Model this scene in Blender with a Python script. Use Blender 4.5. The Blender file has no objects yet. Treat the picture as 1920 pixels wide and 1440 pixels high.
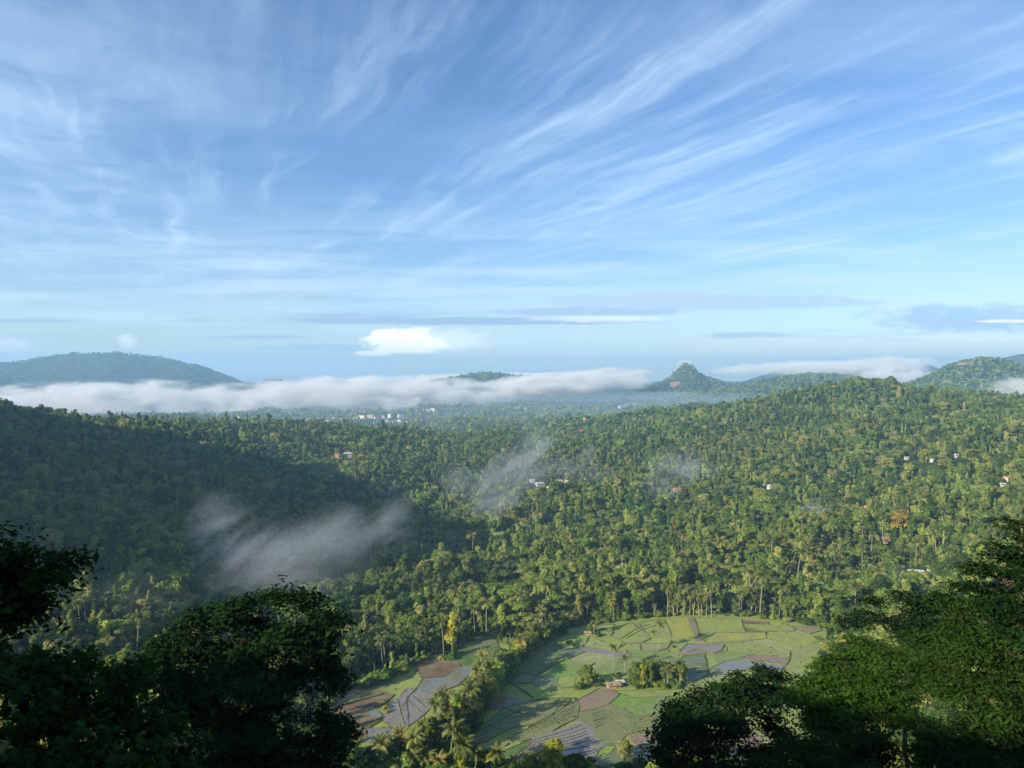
import bpy, math, random
import numpy as np
from mathutils import Vector, noise as mnoise
R = math.radians
random.seed(7); rng = np.random.default_rng(7)
scene = bpy.context.scene
root_col = scene.collection

# ------------------------------------------------------------------ camera
CAMZ, F, HY, CX = 150.0, 1386.0, 700.0, 960.0        # eye height, focal length and horizon in photo pixels
cam_d = bpy.data.cameras.new('camera'); cam = bpy.data.objects.new('camera', cam_d); root_col.objects.link(cam)
cam.location = (0, 0, CAMZ); cam.rotation_euler = (R(90), 0, 0)
cam_d.sensor_width = 36.0; cam_d.lens = 36.0 * F / 1920.0
cam_d.shift_y = -20.0 / 1920.0
cam_d.clip_start = 0.5; cam_d.clip_end = 120000
scene.camera = cam
# ------------------------------------------------------------------ sun, exposure
SUN_EL, SUN_AZ = 22.0, -126.0                        # azimuth clockwise from +Y
sdir = Vector((math.sin(R(SUN_AZ)) * math.cos(R(SUN_EL)), math.cos(R(SUN_AZ)) * math.cos(R(SUN_EL)), math.sin(R(SUN_EL))))
sl = bpy.data.lights.new('sun', 'SUN'); sl.energy = 5.0; sl.angle = R(0.5); sl.color = (1.0, 0.87, 0.65)
so = bpy.data.objects.new('sun', sl); root_col.objects.link(so)
so.rotation_euler = sdir.to_track_quat('Z', 'Y').to_euler(); so.location = (-300, -300, 600)
scene.view_settings.view_transform = 'Standard'; scene.view_settings.look = 'None'
scene.view_settings.exposure = 0.95; scene.view_settings.gamma = 1.0
cy = scene.cycles
cy.max_bounces = 6; cy.diffuse_bounces = 2; cy.glossy_bounces = 2; cy.transmission_bounces = 2
cy.volume_bounces = 2; cy.transparent_max_bounces = 16
cy.volume_step_rate = 1.0; cy.volume_max_steps = 96
cy.use_denoising = True; cy.use_adaptive_sampling = True; cy.adaptive_threshold = 0.02
cy.sample_clamp_indirect = 6.0

# ------------------------------------------------------------------ node helpers
class NT:
    def __init__(s, tree):
        s.t = tree; s.n = tree.nodes; s.l = tree.links
    def new(s, typ, **kw):
        nd = s.n.new(typ)
        for k, v in kw.items(): setattr(nd, k, v)
        return nd
    def put(s, sock, v):
        if isinstance(v, bpy.types.NodeSocket): s.l.new(v, sock)
        elif v is not None:
            if isinstance(v, (tuple, list)) and len(v) == 3 and sock.type == 'RGBA': v = (*v, 1)
            sock.default_value = v
    def math(s, op, a, b=None, c=None, clamp=False):
        nd = s.new('ShaderNodeMath', operation=op, use_clamp=clamp)
        s.put(nd.inputs[0], a)
        if b is not None: s.put(nd.inputs[1], b)
        if c is not None: s.put(nd.inputs[2], c)
        return nd.outputs[0]
    def vmath(s, op, a, b=None):
        nd = s.new('ShaderNodeVectorMath', operation=op); s.put(nd.inputs[0], a)
        if b is not None: s.put(nd.inputs[1], b)
        return nd.outputs[0]
    def mix(s, f, a, b, blend='MIX'):
        nd = s.new('ShaderNodeMix', data_type='RGBA', blend_type=blend)
        s.put(nd.inputs[0], f); s.put(nd.inputs[6], a); s.put(nd.inputs[7], b)
        return nd.outputs[2]
    def ramp(s, f, lo, hi, a=0.0, b=1.0):
        nd = s.new('ShaderNodeMapRange', interpolation_type='SMOOTHSTEP')
        s.put(nd.inputs[0], f); nd.inputs[1].default_value = lo; nd.inputs[2].default_value = hi
        nd.inputs[3].default_value = a; nd.inputs[4].default_value = b
        return nd.outputs[0]
    def cramp(s, f, stops):
        nd = s.new('ShaderNodeValToRGB'); s.put(nd.inputs[0], f); cr = nd.color_ramp
        while len(cr.elements) < len(stops): cr.elements.new(0.5)
        for e, (p, c) in zip(cr.elements, stops): e.position = p; e.color = (*c, 1)
        return nd.outputs[0]
    def noise(s, v, scale, detail=4, rough=0.5, dist=0.0, dim='3D'):
        nd = s.new('ShaderNodeTexNoise', noise_dimensions=dim)
        s.put(nd.inputs['Vector'], v); nd.inputs['Scale'].default_value = scale
        nd.inputs['Detail'].default_value = detail; nd.inputs['Roughness'].default_value = rough
        nd.inputs['Distortion'].default_value = dist
        return nd.outputs[0]
    def xyz(s, x, y, z):
        nd = s.new('ShaderNodeCombineXYZ')
        for i, v in enumerate((x, y, z)): s.put(nd.inputs[i], v)
        return nd.outputs[0]
    def sep(s, v):
        nd = s.new('ShaderNodeSeparateXYZ'); s.put(nd.inputs[0], v); return nd.outputs

# ------------------------------------------------------------------ world: sky texture and high clouds
world = bpy.data.worlds.new('World'); scene.world = world; world.use_nodes = True
w = NT(world.node_tree); w.n.clear()
wout = w.new('ShaderNodeOutputWorld'); bg = w.new('ShaderNodeBackground'); bg.inputs['Strength'].default_value = 0.077
w.l.new(bg.outputs[0], wout.inputs[0])
sky = w.new('ShaderNodeTexSky', sky_type='NISHITA'); sky.sun_disc = False
sky.sun_elevation = R(SUN_EL); sky.sun_rotation = R(SUN_AZ % 360); sky.altitude = 200
sky.air_density = 1.0; sky.dust_density = 0.35; sky.ozone_density = 3.0
tc = w.new('ShaderNodeTexCoord'); D = tc.outputs['Generated']
dx, dy, dz = w.sep(D)
zc = w.math('MAXIMUM', dz, 0.012)
px_, py_ = w.math('DIVIDE', dx, zc), w.math('DIVIDE', dy, zc)
a = R(-25)      # azimuth the high streaks run along
u = w.math('SUBTRACT', w.math('MULTIPLY', px_, math.cos(a)), w.math('MULTIPLY', py_, math.sin(a)))
v = w.math('ADD', w.math('MULTIPLY', px_, math.sin(a)), w.math('MULTIPLY', py_, math.cos(a)))
P = w.xyz(u, v, 0)
warp = w.new('ShaderNodeTexNoise'); w.put(warp.inputs['Vector'], P); warp.inputs['Scale'].default_value = 0.7; warp.inputs['Detail'].default_value = 3
Pw = w.vmath('ADD', P, w.vmath('MULTIPLY', w.vmath('SUBTRACT', warp.outputs['Color'], (0.5, 0.5, 0.5)), (0.42, 0.5, 0)))
st = w.noise(w.vmath('MULTIPLY', Pw, (2.3, 0.22, 1)), 1.0, 9, 0.62, 0.3)         # streaks
st2 = w.noise(w.vmath('MULTIPLY', w.vmath('ADD', Pw, (7, 3, 0)), (5.0, 0.7, 1)), 1.0, 8, 0.6, 0.4)
veil = w.noise(w.vmath('ADD', P, (3.1, 0.4, 2.0)), 0.36, 5, 0.5, 0.5)
patch = w.ramp(w.noise(w.vmath('ADD', P, (1.7, 9.2, 5.0)), 0.8, 5, 0.6, 0.6), 0.40, 0.60)
leftness = w.ramp(w.math('DIVIDE', dx, w.math('MAXIMUM', dy, 0.05)), -0.6, 0.15, 1.0, 0.0)
rightk = w.math('MULTIPLY_ADD', leftness, -0.75, 1.0)
s1 = w.math('MULTIPLY', w.math('MULTIPLY', w.ramp(st, 0.42, 0.72), w.math('MULTIPLY_ADD', patch, 0.9, 0.12)), rightk)
s2 = w.math('MULTIPLY', w.ramp(st2, 0.44, 0.74), w.ramp(st, 0.38, 0.6))
vv = w.math('MULTIPLY', w.ramp(veil, 0.30, 0.66), w.math('MULTIPLY_ADD', w.ramp(w.noise(Pw, 1.6, 8, 0.62, 0.8), 0.3, 0.7), 0.6, 0.4))
veilm = w.math('MULTIPLY', vv, w.math('MULTIPLY_ADD', leftness, 0.30, 0.34))
cov = w.math('ADD', w.math('ADD', w.math('MULTIPLY', s1, 0.58), w.math('MULTIPLY', s2, 0.42)), veilm, clamp=True)
cov = w.math('MULTIPLY', cov, w.ramp(dz, 0.03, 0.16, 0.35, 1.0))
skyc = w.vmath('MULTIPLY', sky.outputs[0], w.mix(w.ramp(dz, 0.0, 0.30), (1.04, 1.04, 1.12), (0.74, 0.95, 1.16)))
cloudc = (5.0, 6.6, 8.4)
c = w.mix(w.math('MULTIPLY', cov, 0.72), skyc, cloudc)
# low layered cloud: long thin bands just over the horizon
el = w.math('DIVIDE', dz, w.math('MAXIMUM', dy, 0.05)); az = w.math('DIVIDE', dx, w.math('MAXIMUM', dy, 0.05))
Q = w.xyz(w.math('MULTIPLY', az, 2.2), w.math('MULTIPLY', el, 34.0), 0.0)
band = w.noise(Q, 1.0, 7, 0.55, 0.35)
bandm = w.math('MULTIPLY', w.ramp(band, 0.40, 0.66), w.ramp(el, 0.26, 0.11, 0.0, 1.0))
c = w.mix(w.math('MULTIPLY', bandm, 0.42), c, (5.9, 7.2, 8.3))
Qd = w.xyz(w.math('MULTIPLY', az, 2.6), w.math('MULTIPLY_ADD', el, 48.0, 11.0), 4.0)
dband = w.noise(Qd, 1.0, 7, 0.55, 0.3)
dm = w.math('MULTIPLY', w.ramp(dband, 0.55, 0.66), w.math('MULTIPLY', w.ramp(el, 0.115, 0.085), w.ramp(el, 0.02, 0.05)))
c = w.mix(w.math('MULTIPLY', dm, 0.5), c, (2.3, 3.3, 4.9))
def blob(ax, ex, rx, rz):      # 1 inside an ellipse of sky directions, 0 outside
    d = w.math('ADD', w.math('POWER', w.math('ABSOLUTE', w.math('DIVIDE', w.math('SUBTRACT', az, ax), rx)), 2.0),
               w.math('POWER', w.math('ABSOLUTE', w.math('DIVIDE', w.math('SUBTRACT', el, ex), rz)), 2.0))
    return w.math('SUBTRACT', 1.0, d)
edge = w.noise(w.xyz(w.math('MULTIPLY', az, 26), w.math('MULTIPLY', el, 70), 1.0), 1.0, 8, 0.6, 0.2)
def cloudlet(ax, ex, rx, rz, col, k, lo=0.0, hi=0.3, base=None):
    global c
    m = w.ramp(w.math('ADD', blob(ax, ex, rx, rz), w.math('MULTIPLY', w.math('SUBTRACT', edge, 0.5), 2.2)), lo, hi)
    if base is not None: m = w.math('MULTIPLY', m, w.ramp(w.math('ADD', el, w.math('MULTIPLY', w.math('SUBTRACT', edge, 0.5), 0.006)), base-0.001, base+0.004))
    c = w.mix(w.math('MULTIPLY', m, k), c, col)
def AZ(px): return (px - CX) / F
def EL(py): return (HY - py) / F
# long grey band with a lit rim, the bright anvil cloud, small cumulus
cloudlet(AZ(1330), EL(566), 0.24, 0.011, (3.9, 5.3, 7.1), 0.75, -0.3, 0.6)
cloudlet(AZ(1250), EL(556), 0.08, 0.009, (4.4, 5.3, 6.6), 0.7, -0.2, 0.7)
cloudlet(AZ(1100), EL(585), 0.16, 0.007, (3.2, 4.4, 6.2), 0.8, -0.2, 0.7)
cloudlet(AZ(900), EL(602), 0.25, 0.0055, (2.7, 3.9, 5.7), 0.9, -0.3, 0.6)
cloudlet(AZ(1820), EL(596), 0.17, 0.024, (2.6, 4.3, 6.8), 0.7, 0.0, 1.0)
cloudlet(AZ(60), EL(601), 0.09, 0.0035, (2.6, 3.7, 5.4), 0.6, 0.0, 0.8)
cloudlet(AZ(470), EL(632), 0.10, 0.003, (2.6, 3.9, 5.8), 0.6, 0.0, 0.8)
cloudlet(AZ(600), EL(652), 0.13, 0.006, (2.9, 4.3, 6.3), 0.6, 0.0, 0.9)
cloudlet(AZ(820), EL(640), 0.085, 0.020, (10.0, 10.4, 10.0), 0.6, -0.1, 1.1, EL(664))
cloudlet(AZ(760), EL(645), 0.060, 0.024, (11.6, 11.0, 9.4), 0.92, 0.0, 0.5, EL(664))
cloudlet(AZ(735), EL(652), 0.042, 0.008, (10.6, 10.2, 9.6), 0.5, 0.0, 0.6, EL(664))
cloudlet(AZ(700), EL(662), 0.03, 0.004, (12.0, 11.4, 9.8), 0.8, 0.0, 0.6)
cloudlet(AZ(715), EL(625), 0.016, 0.006, (12.4, 11.8, 10.0), 0.8, 0.0, 0.5)
cloudlet(AZ(1130), EL(598), 0.12, 0.006, (8.2, 8.8, 8.8), 0.6, 0.0, 0.9)
cloudlet(AZ(240), EL(640), 0.017, 0.012, (8.6, 8.9, 8.6), 0.6, 0.0, 0.9)
cloudlet(AZ(20), EL(648), 0.04, 0.012, (7.6, 8.3, 8.6), 0.5, 0.0, 0.9)
cloudlet(AZ(1890), EL(602), 0.05, 0.003, (9.6, 9.8, 9.0), 0.8, 0.0, 0.8)
cloudlet(AZ(1850), EL(634), 0.10, 0.005, (8.8, 9.3, 8.8), 0.6, 0.0, 0.9)
w.l.new(c, bg.inputs['Color'])
world.cycles.sampling_method = 'MANUAL'; world.cycles.sample_map_resolution = 512

# ------------------------------------------------------------------ object helpers
def tag(o, label=None, cat=None, group=None, kind=None):
    if label: o['label'] = label
    if cat: o['category'] = cat
    if group: o['group'] = group
    if kind: o['kind'] = kind
    return o
def link(o, parent=None):
    root_col.objects.link(o)
    if parent is not None: o.parent = parent
    return o
def empty(name, loc, rz=0.0):
    o = bpy.data.objects.new(name, None); link(o); o.location = loc; o.rotation_euler = (0, 0, rz); o.empty_display_size = 0.5
    return o
def np_mesh(name, verts, faces_list, mats=(), smooth=False, mat_idx=None, cattr=None):
    """verts (N,3); faces_list: list of (M,k) int arrays"""
    me = bpy.data.meshes.new(name)
    verts = np.asarray(verts, dtype=np.float32)
    faces_list = [np.asarray(f, dtype=np.int32) for f in faces_list if len(f)]
    tot = np.concatenate([np.full(len(f), f.shape[1], np.int32) for f in faces_list])
    loops = np.concatenate([f.ravel() for f in faces_list])
    me.vertices.add(len(verts)); me.vertices.foreach_set('co', verts.ravel())
    me.loops.add(len(loops)); me.loops.foreach_set('vertex_index', loops)
    me.polygons.add(len(tot))
    start = np.zeros(len(tot), np.int32); start[1:] = np.cumsum(tot)[:-1]
    me.polygons.foreach_set('loop_start', start)
    me.polygons.foreach_set('loop_total', tot)
    if mat_idx is not None: me.polygons.foreach_set('material_index', np.asarray(mat_idx, np.int32))
    if smooth: me.polygons.foreach_set('use_smooth', np.ones(len(tot), bool))
    for m in mats: me.materials.append(m)
    if cattr is not None:
        at_ = me.attributes.new('leafvar', 'FLOAT', 'FACE'); at_.data.foreach_set('value', np.asarray(cattr, np.float32))
    me.update(calc_edges=True)
    return me
class MB:
    """collects simple shapes into one mesh"""
    def __init__(s): s.v = []; s.f = []
    def box(s, x0, x1, y0, y1, z0, z1):
        b = len(s.v)
        s.v += [(x0,y0,z0),(x1,y0,z0),(x1,y1,z0),(x0,y1,z0),(x0,y0,z1),(x1,y0,z1),(x1,y1,z1),(x0,y1,z1)]
        s.f += [(b,b+3,b+2,b+1),(b+4,b+5,b+6,b+7),(b,b+1,b+5,b+4),(b+1,b+2,b+6,b+5),(b+2,b+3,b+7,b+6),(b+3,b,b+4,b+7)]
        return s
    def tube(s, pts, rad, n=7):
        pts = [Vector(p) for p in pts]; b0 = len(s.v)
        for i, p in enumerate(pts):
            t = (pts[min(i+1, len(pts)-1)] - pts[max(i-1, 0)])
            if t.length < 1e-6: t = Vector((0,0,1))
            t.normalize(); ax = t.cross(Vector((0.3,0.1,1)) if abs(t.z) < 0.9 else Vector((1,0,0))).normalized(); ay = t.cross(ax)
            r = rad[i] if hasattr(rad, '__len__') else rad
            for k in range(n):
                q = p + (ax*math.cos(2*math.pi*k/n) + ay*math.sin(2*math.pi*k/n))*r
                s.v.append(tuple(q))
        for i in range(len(pts)-1):
            for k in range(n):
                a_ = b0+i*n+k; b_ = b0+i*n+(k+1) % n
                s.f.append((a_, b_, b_+n, a_+n))
        s.f.append(tuple(b0+k for k in range(n))[::-1]); s.f.append(tuple(b0+(len(pts)-1)*n+k for k in range(n)))
        return s
    def poly(s, pts, faces):
        b = len(s.v); s.v += [tuple(p) for p in pts]; s.f += [tuple(b+i for i in f) for f in faces]; return s
    def mesh(s, name, m, smooth=False):
        me = bpy.data.meshes.new(name); me.from_pydata(s.v, [], s.f); me.update()
        if m: me.materials.append(m)
        if smooth: me.polygons.foreach_set('use_smooth', [True]*len(me.polygons))
        return me
    def build(s, name, m, parent=None, smooth=False):
        return link(bpy.data.objects.new(name, s.mesh(name, m, smooth)), parent)

# ------------------------------------------------------------------ numpy noise
def _hash(ix, iy, seed):
    h = (ix.astype(np.int64) * 374761393 + iy.astype(np.int64) * 668265263 + seed * 974634777) & 0xFFFFFFFF
    h = ((h ^ (h >> 13)) * 1274126177) & 0xFFFFFFFF
    return ((h ^ (h >> 16)) & 0xFFFFFF) / float(0xFFFFFF)
def vnoise(x, y, seed=0):
    ix, iy = np.floor(x), np.floor(y); fx, fy = x-ix, y-iy
    fx = fx*fx*fx*(fx*(fx*6-15)+10); fy = fy*fy*fy*(fy*(fy*6-15)+10)
    a_, b_, c_, d_ = _hash(ix,iy,seed), _hash(ix+1,iy,seed), _hash(ix,iy+1,seed), _hash(ix+1,iy+1,seed)
    return (a_*(1-fx)+b_*fx)*(1-fy) + (c_*(1-fx)+d_*fx)*fy
def fbm(x, y, oct=4, seed=0, gain=0.5):
    x = np.asarray(x, float); y = np.asarray(y, float); s = 0; am = 1; tot = 0
    for o in range(oct):
        s = s + am*(vnoise(x*2**o+o*17.3, y*2**o-o*9.1, seed+o)-0.5)*2; tot += am; am *= gain
    return s/tot

# ------------------------------------------------------------------ terrain height
def atD(px, py, Dd): return ((px-CX)/F*Dd, Dd, CAMZ-(py-HY)/F*Dd)
def at0(px, py, z=0.0):
    Dd = (CAMZ-z)*F/(py-HY); return ((px-CX)/F*Dd, Dd, z)
CP = []       # (x, y, z) controls
def cp(px, py, Dd, dz=-9): x, y, z = atD(px, py, Dd); CP.append((x, y, z+dz))
for q in [(100,1100,430),(0,1000,520),(250,1080,418),(250,950,600),(60,950,560),(250,860,750),(0,800,800),(100,778,900),(-150,760,850),(180,800,930),(250,808,960),(350,822,1010),
          (500,790,1300),(420,800,1250),(600,795,1330),(500,870,1000),(500,950,750),(500,1050,550),(600,1180,420),(400,1150,430),
          (740,802,1400),(650,862,1050),(740,880,1010),(800,915,960),(850,850,1250),(700,1000,690),(700,1100,520),(620,930,830),(560,860,1080),
          (900,1050,600),(950,870,1150),(1000,805,1850),(900,820,1650),(1000,1110,500),
          (1100,1000,690),(1100,905,950),(1100,830,1350),(1100,790,1850),(1000,930,880),
          (1300,1080,530),(1300,1000,650),(1300,900,900),(1300,825,1180),(1300,775,1480),(1200,800,1450),(1200,900,930),(1220,1000,660),
          (1450,1050,570),(1450,900,880),(1450,800,1200),(1450,745,1500),(1600,1050,570),(1600,950,720),(1600,850,950),(1600,780,1200),(1600,706,1500),(1540,714,1520),(1650,708,1500),(1750,738,1450),(1350,770,1480),(1400,757,1500),(1640,735,1380),
          (1700,721,1450),(1800,735,1380),(1850,1050,480),(1850,950,640),(1850,850,850),(1850,785,1050),(1900,760,1250),(1700,1100,480),(1980,900,700),(2100,780,1000),
          (2050,1000,480),(2200,740,1400)]: cp(*q)
for q in [(1700,800,2000,-20),(1400,790,2100,-15),(1500,800,2000,-20),(500,812,1900,-10),(200,810,1500,-10),(100,810,1700,-10),(740,815,1700,-8)]: cp(*q)
for x, y in [(-1800,2400),(-1200,2500),(-700,2500),(-300,2500),(200,2500),(700,2600),(1300,2600),(2000,2600),(-2500,3300),(-1200,3300),(0,3300),(1200,3300),(2600,3300)]:
    CP.append((x, y, -12 if x < -800 else (0 if x < 600 else 12)))
for q in [(1000,1450),(1100,1400),(1200,1420),(1000,1300),(1100,1250),(1200,1300),(1100,1180),(1200,1160),(1400,1160),(1530,1190),(1400,1300),(1500,1300),(900,1400),(800,1330),(700,1380),(650,1300),(900,1220),(860,1200),(1600,1400),(640,1440),(760,1280),(1530,1240)]:
    x, y, z = at0(*q); CP.append((x, y, 0))
# the hill the camera stands on
for x, y, z in [(0,-2,148),(0,25,131),(0,60,110),(0,100,84),(0,150,57),(0,200,31),(0,245,12),(-15,20,131),(-60,60,106),(60,50,112),(30,20,134),(120,100,92),(-90,150,52),(120,190,36),(-110,220,24),(130,250,16),
                (-60,-60,190),(-120,-40,196),(0,-80,190),(80,-80,180),(60,-10,158),(-60,0,150),(-160,60,128),(-180,140,92),(-140,105,104),(-205,172,28),(-200,100,100),(180,60,128),(260,150,110),(260,0,180),(0,-300,170),(-300,-300,150),(300,-300,180),
                (-260,250,50),(-330,300,62),(-300,100,90),(-230,-60,160),(300,330,40),(420,300,80),(600,400,120)]: CP.append((x, y, z))
for x, y, z in [(-600,500,100),(-800,300,150),(-900,800,140),(-1400,1000,160),(-1500,200,220),(1000,600,140),(1500,1200,150),(2500,2000,80),(-2800,1800,20),(-3600,3000,0),(4000,3000,20),(1500,0,200),(0,-900,120),(-900,-700,180),(900,-700,180)]:
    CP.append((x, y, z))
for q in [(900,955,820),(940,900,1020),(850,990,720),(800,930,880),(1000,985,730)]: cp(*q, -24)
CP = np.array(CP, float)
def _K(d): return d          # biharmonic-like kernel: no overshoot far away
def rbf_fit(cps, smooth):
    n = len(cps); X = cps[:, :2]/1000.0
    d = np.sqrt(((X[:, None]-X[None])**2).sum(-1))
    A = np.zeros((n+3, n+3)); A[:n, :n] = _K(d) - smooth*np.eye(n); A[:n, n] = 1; A[:n, n+1:] = X; A[n, :n] = 1; A[n+1:, :n] = X.T
    b = np.zeros(n+3); b[:n] = cps[:, 2]
    return X, np.linalg.solve(A, b)
def rbf(x, y):
    x = np.asarray(x, float)/1000; y = np.asarray(y, float)/1000; sh = x.shape; x = x.ravel(); y = y.ravel()
    out = np.full(x.shape, RW[-3]) + RW[-2]*x + RW[-1]*y
    for i in range(len(RX)): out += RW[i]*np.sqrt((x-RX[i,0])**2+(y-RX[i,1])**2)
    return out.reshape(sh)
def sst(t): t = np.clip(t, 0, 1); return t*t*(3-2*t)
# hills beyond the left edge of the view that keep the valley's west side in shade
ZR_N = [300, 380, 430, 470, 520, 600, 1000, 1060, 1100, 1250, 1350, 1500, 1700]
ZR_H = [0, 110, 185, 238, 295, 335, 352, 340, 300, 300, 240, 150, 0]
FIELD_PX = [(1075,1172),(1160,1165),(1290,1152),(1400,1156),(1490,1168),(1560,1180),(1570,1230),(1560,1460),(1300,1520),(1150,1468),(1060,1466),(1000,1462),(900,1462),(800,1470),(700,1475),(600,1480),(560,1470),(590,1420),(600,1340),(640,1300),(740,1265),(800,1235),(845,1240),(870,1205),(925,1190),(960,1215),(1010,1195)]
FIELD = np.array([at0(*p)[:2] for p in FIELD_PX])
def seg_dist(x, y, poly):
    d = np.full(np.shape(x), 1e9); n = len(poly)
    for i in range(n):
        ax, ay = poly[i]; bx, by = poly[(i+1) % n]; ex, ey = bx-ax, by-ay
        t = np.clip(((x-ax)*ex+(y-ay)*ey)/(ex*ex+ey*ey+1e-9), 0, 1)
        d = np.minimum(d, np.hypot(x-ax-t*ex, y-ay-t*ey))
    return d
def inside(x, y, poly):
    c_ = np.zeros(np.shape(x), bool); n = len(poly)
    for i in range(n):
        ax, ay = poly[i]; bx, by = poly[(i+1) % n]
        if ay == by: continue
        c_ ^= ((ay > y) != (by > y)) & (x < (bx-ax)*(y-ay)/(by-ay)+ax)
    return c_
def field_sdf(x, y):
    x = np.asarray(x, float); y = np.asarray(y, float)
    d = seg_dist(x, y, FIELD); return np.where(inside(x, y, FIELD), -d, d)
def relief(x, y):
    rough = sst((np.hypot(x, y)-60)/400); ridg = 1-np.abs(fbm(x/330, y/330, 3, 11))*2.2
    return rough*(12*fbm(x/120, y/120, 4, 3) + (12+20*sst((x+100)/500))*(ridg-0.55)*sst((y-430)/260) + 11*fbm(x/420, y/420, 2, 8)*sst((y-600)/400))
CP[:, 2] -= relief(CP[:, 0], CP[:, 1]); RX, RW = rbf_fit(CP, 0.0012)
def H(x, y):
    x = np.asarray(x, float); y = np.asarray(y, float); r = np.hypot(x, y)
    h = rbf(x, y)
    far = sst((r-3200)/1600)
    h = h*(1-far) + far*(6*fbm(x/900, y/900, 3, 5))
    h = h + (1-far)*relief(x, y)
    ss = x*0.809+y*0.588; nn = -x*0.588+y*0.809        # along and across the sun's direction
    zr = np.interp(nn, ZR_N, ZR_H)*np.exp(-((ss+430)/150.0)**2)*(1+0.045*fbm(nn/45, ss/60, 3, 21))
    h = np.where((ss < 0) & (x < -0.8*y), np.maximum(h, zr), h)
    s = field_sdf(x, y); m = sst((s-2)/34)
    hill = sst((230-y)/60)*sst((s+40)/40)
    h = np.where(y > 200, h*m + (1-m)*0.0, h)
    return np.maximum(h, -30)
def H1(x, y): return float(H(np.array([x]), np.array([y]))[0])
def hit(px, py, d0=150, d1=6000, n=1200):
    Ds = d0*(d1/d0)**(np.arange(n)/(n-1)); x = (px-CX)/F*Ds; z = CAMZ-(py-HY)/F*Ds
    g = H(x, Ds) ; k = np.argmax(g > z)
    return (float(x[k]), float(Ds[k]), float(g[k]))
# ------------------------------------------------------------------ materials
MATS = {}
def mat(name):
    m = bpy.data.materials.new(name); m.use_nodes = True; n = NT(m.node_tree); n.n.clear()
    out = n.new('ShaderNodeOutputMaterial'); MATS[name] = m; return m, n, out
def plain(name, col, rough=0.8, var=0.15, scale=3.0, spec=0.3, bump=0.0):
    m, n, out = mat(name); p = n.new('ShaderNodeBsdfPrincipled')
    t = n.new('ShaderNodeTexCoord'); nz = n.noise(t.outputs['Object'], scale, 6, 0.6)
    k = n.ramp(nz, 0.25, 0.75, 1-var, 1+var)
    cc = n.vmath('MULTIPLY', col, n.xyz(k, k, k)); n.put(p.inputs['Base Color'], cc)
    p.inputs['Roughness'].default_value = rough; p.inputs['Specular IOR Level'].default_value = spec
    if bump:
        b = n.new('ShaderNodeBump'); b.inputs['Strength'].default_value = bump; n.put(b.inputs['Height'], nz); n.l.new(b.outputs[0], p.inputs['Normal'])
    n.l.new(p.outputs[0], out.inputs[0]); return m
def foliage(name, stops, transl=0.22, patch=0.35, hue2=(1.12, 1.0, 0.72)):
    m, n, out = mat(name)
    oi = n.new('ShaderNodeObjectInfo'); at_ = n.new('ShaderNodeAttribute', attribute_name='leafvar')
    base = n.cramp(oi.outputs['Random'], stops)
    k = n.math('MULTIPLY_ADD', at_.outputs['Fac'], 0.8, 0.62)
    cc = n.vmath('MULTIPLY', base, n.xyz(k, k, k))
    g = n.new('ShaderNodeNewGeometry')
    pn = n.ramp(n.noise(g.outputs['Position'], 0.012, 3, 0.6), 0.35, 0.65)
    cc = n.mix(n.math('MULTIPLY', pn, patch), cc, n.vmath('MULTIPLY', cc, hue2))
    pb = n.ramp(n.noise(g.outputs['Position'], 0.028, 4, 0.6), 0.3, 0.7, 0.78, 1.3); cc = n.vmath('MULTIPLY', cc, n.xyz(pb, pb, pb))
    cc = n.vmath('MULTIPLY', cc, oi.outputs['Color'])
    d = n.new('ShaderNodeBsdfDiffuse'); t = n.new('ShaderNodeBsdfTranslucent'); mx = n.new('ShaderNodeMixShader')
    n.put(d.inputs[0], cc); n.put(t.inputs[0], n.vmath('MULTIPLY', cc, (1.1, 1.2, 0.6))); mx.inputs[0].default_value = transl
    n.l.new(d.outputs[0], mx.inputs[1]); n.l.new(t.outputs[0], mx.inputs[2]); n.l.new(mx.outputs[0], out.inputs[0]); return m
GREEN = [(0.0, (0.036, 0.070, 0.018)), (0.22, (0.068, 0.120, 0.025)), (0.5, (0.118, 0.178, 0.036)), (0.72, (0.165, 0.225, 0.047)), (0.9, (0.21, 0.245, 0.06)), (1.0, (0.25, 0.245, 0.085))]
foliage('leaf', GREEN)
foliage('palm_leaf', [(0.0, (0.085, 0.115, 0.03)), (0.5, (0.13, 0.16, 0.045)), (0.93, (0.16, 0.175, 0.055)), (1.0, (0.19, 0.165, 0.05))], 0.2)
foliage('banana_leaf', [(0.0, (0.10, 0.17, 0.03)), (1.0, (0.18, 0.23, 0.05))], 0.3)
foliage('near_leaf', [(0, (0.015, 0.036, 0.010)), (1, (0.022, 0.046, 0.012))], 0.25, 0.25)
plain('bark', (0.16, 0.135, 0.105), 0.9, 0.3, 1.5)
plain('dark_bark', (0.07, 0.055, 0.045), 0.9, 0.3, 2.5)
plain('palm_bark', (0.27, 0.235, 0.19), 0.9, 0.2, 2.0)
# forest floor and slopes
m, n, out = mat('forest_floor'); g = n.new('ShaderNodeNewGeometry'); p = n.new('ShaderNodeBsdfDiffuse')
nz = n.noise(g.outputs['Position'], 0.09, 8, 0.65); nz2 = n.noise(g.outputs['Position'], 0.011, 5, 0.55)
cc = n.cramp(nz, [(0.3, (0.018, 0.034, 0.010)), (0.5, (0.036, 0.062, 0.017)), (0.68, (0.075, 0.10, 0.03))])
cc = n.mix(n.ramp(nz2, 0.6, 0.75, 0, 0.5), cc, (0.12, 0.10, 0.05))
n.put(p.inputs[0], cc); b = n.new('ShaderNodeBump'); b.inputs['Strength'].default_value = 1.0; b.inputs['Distance'].default_value = 6; n.put(b.inputs['Height'], nz); n.l.new(b.outputs[0], p.inputs['Normal'])
n.l.new(p.outputs[0], out.inputs[0])
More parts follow.
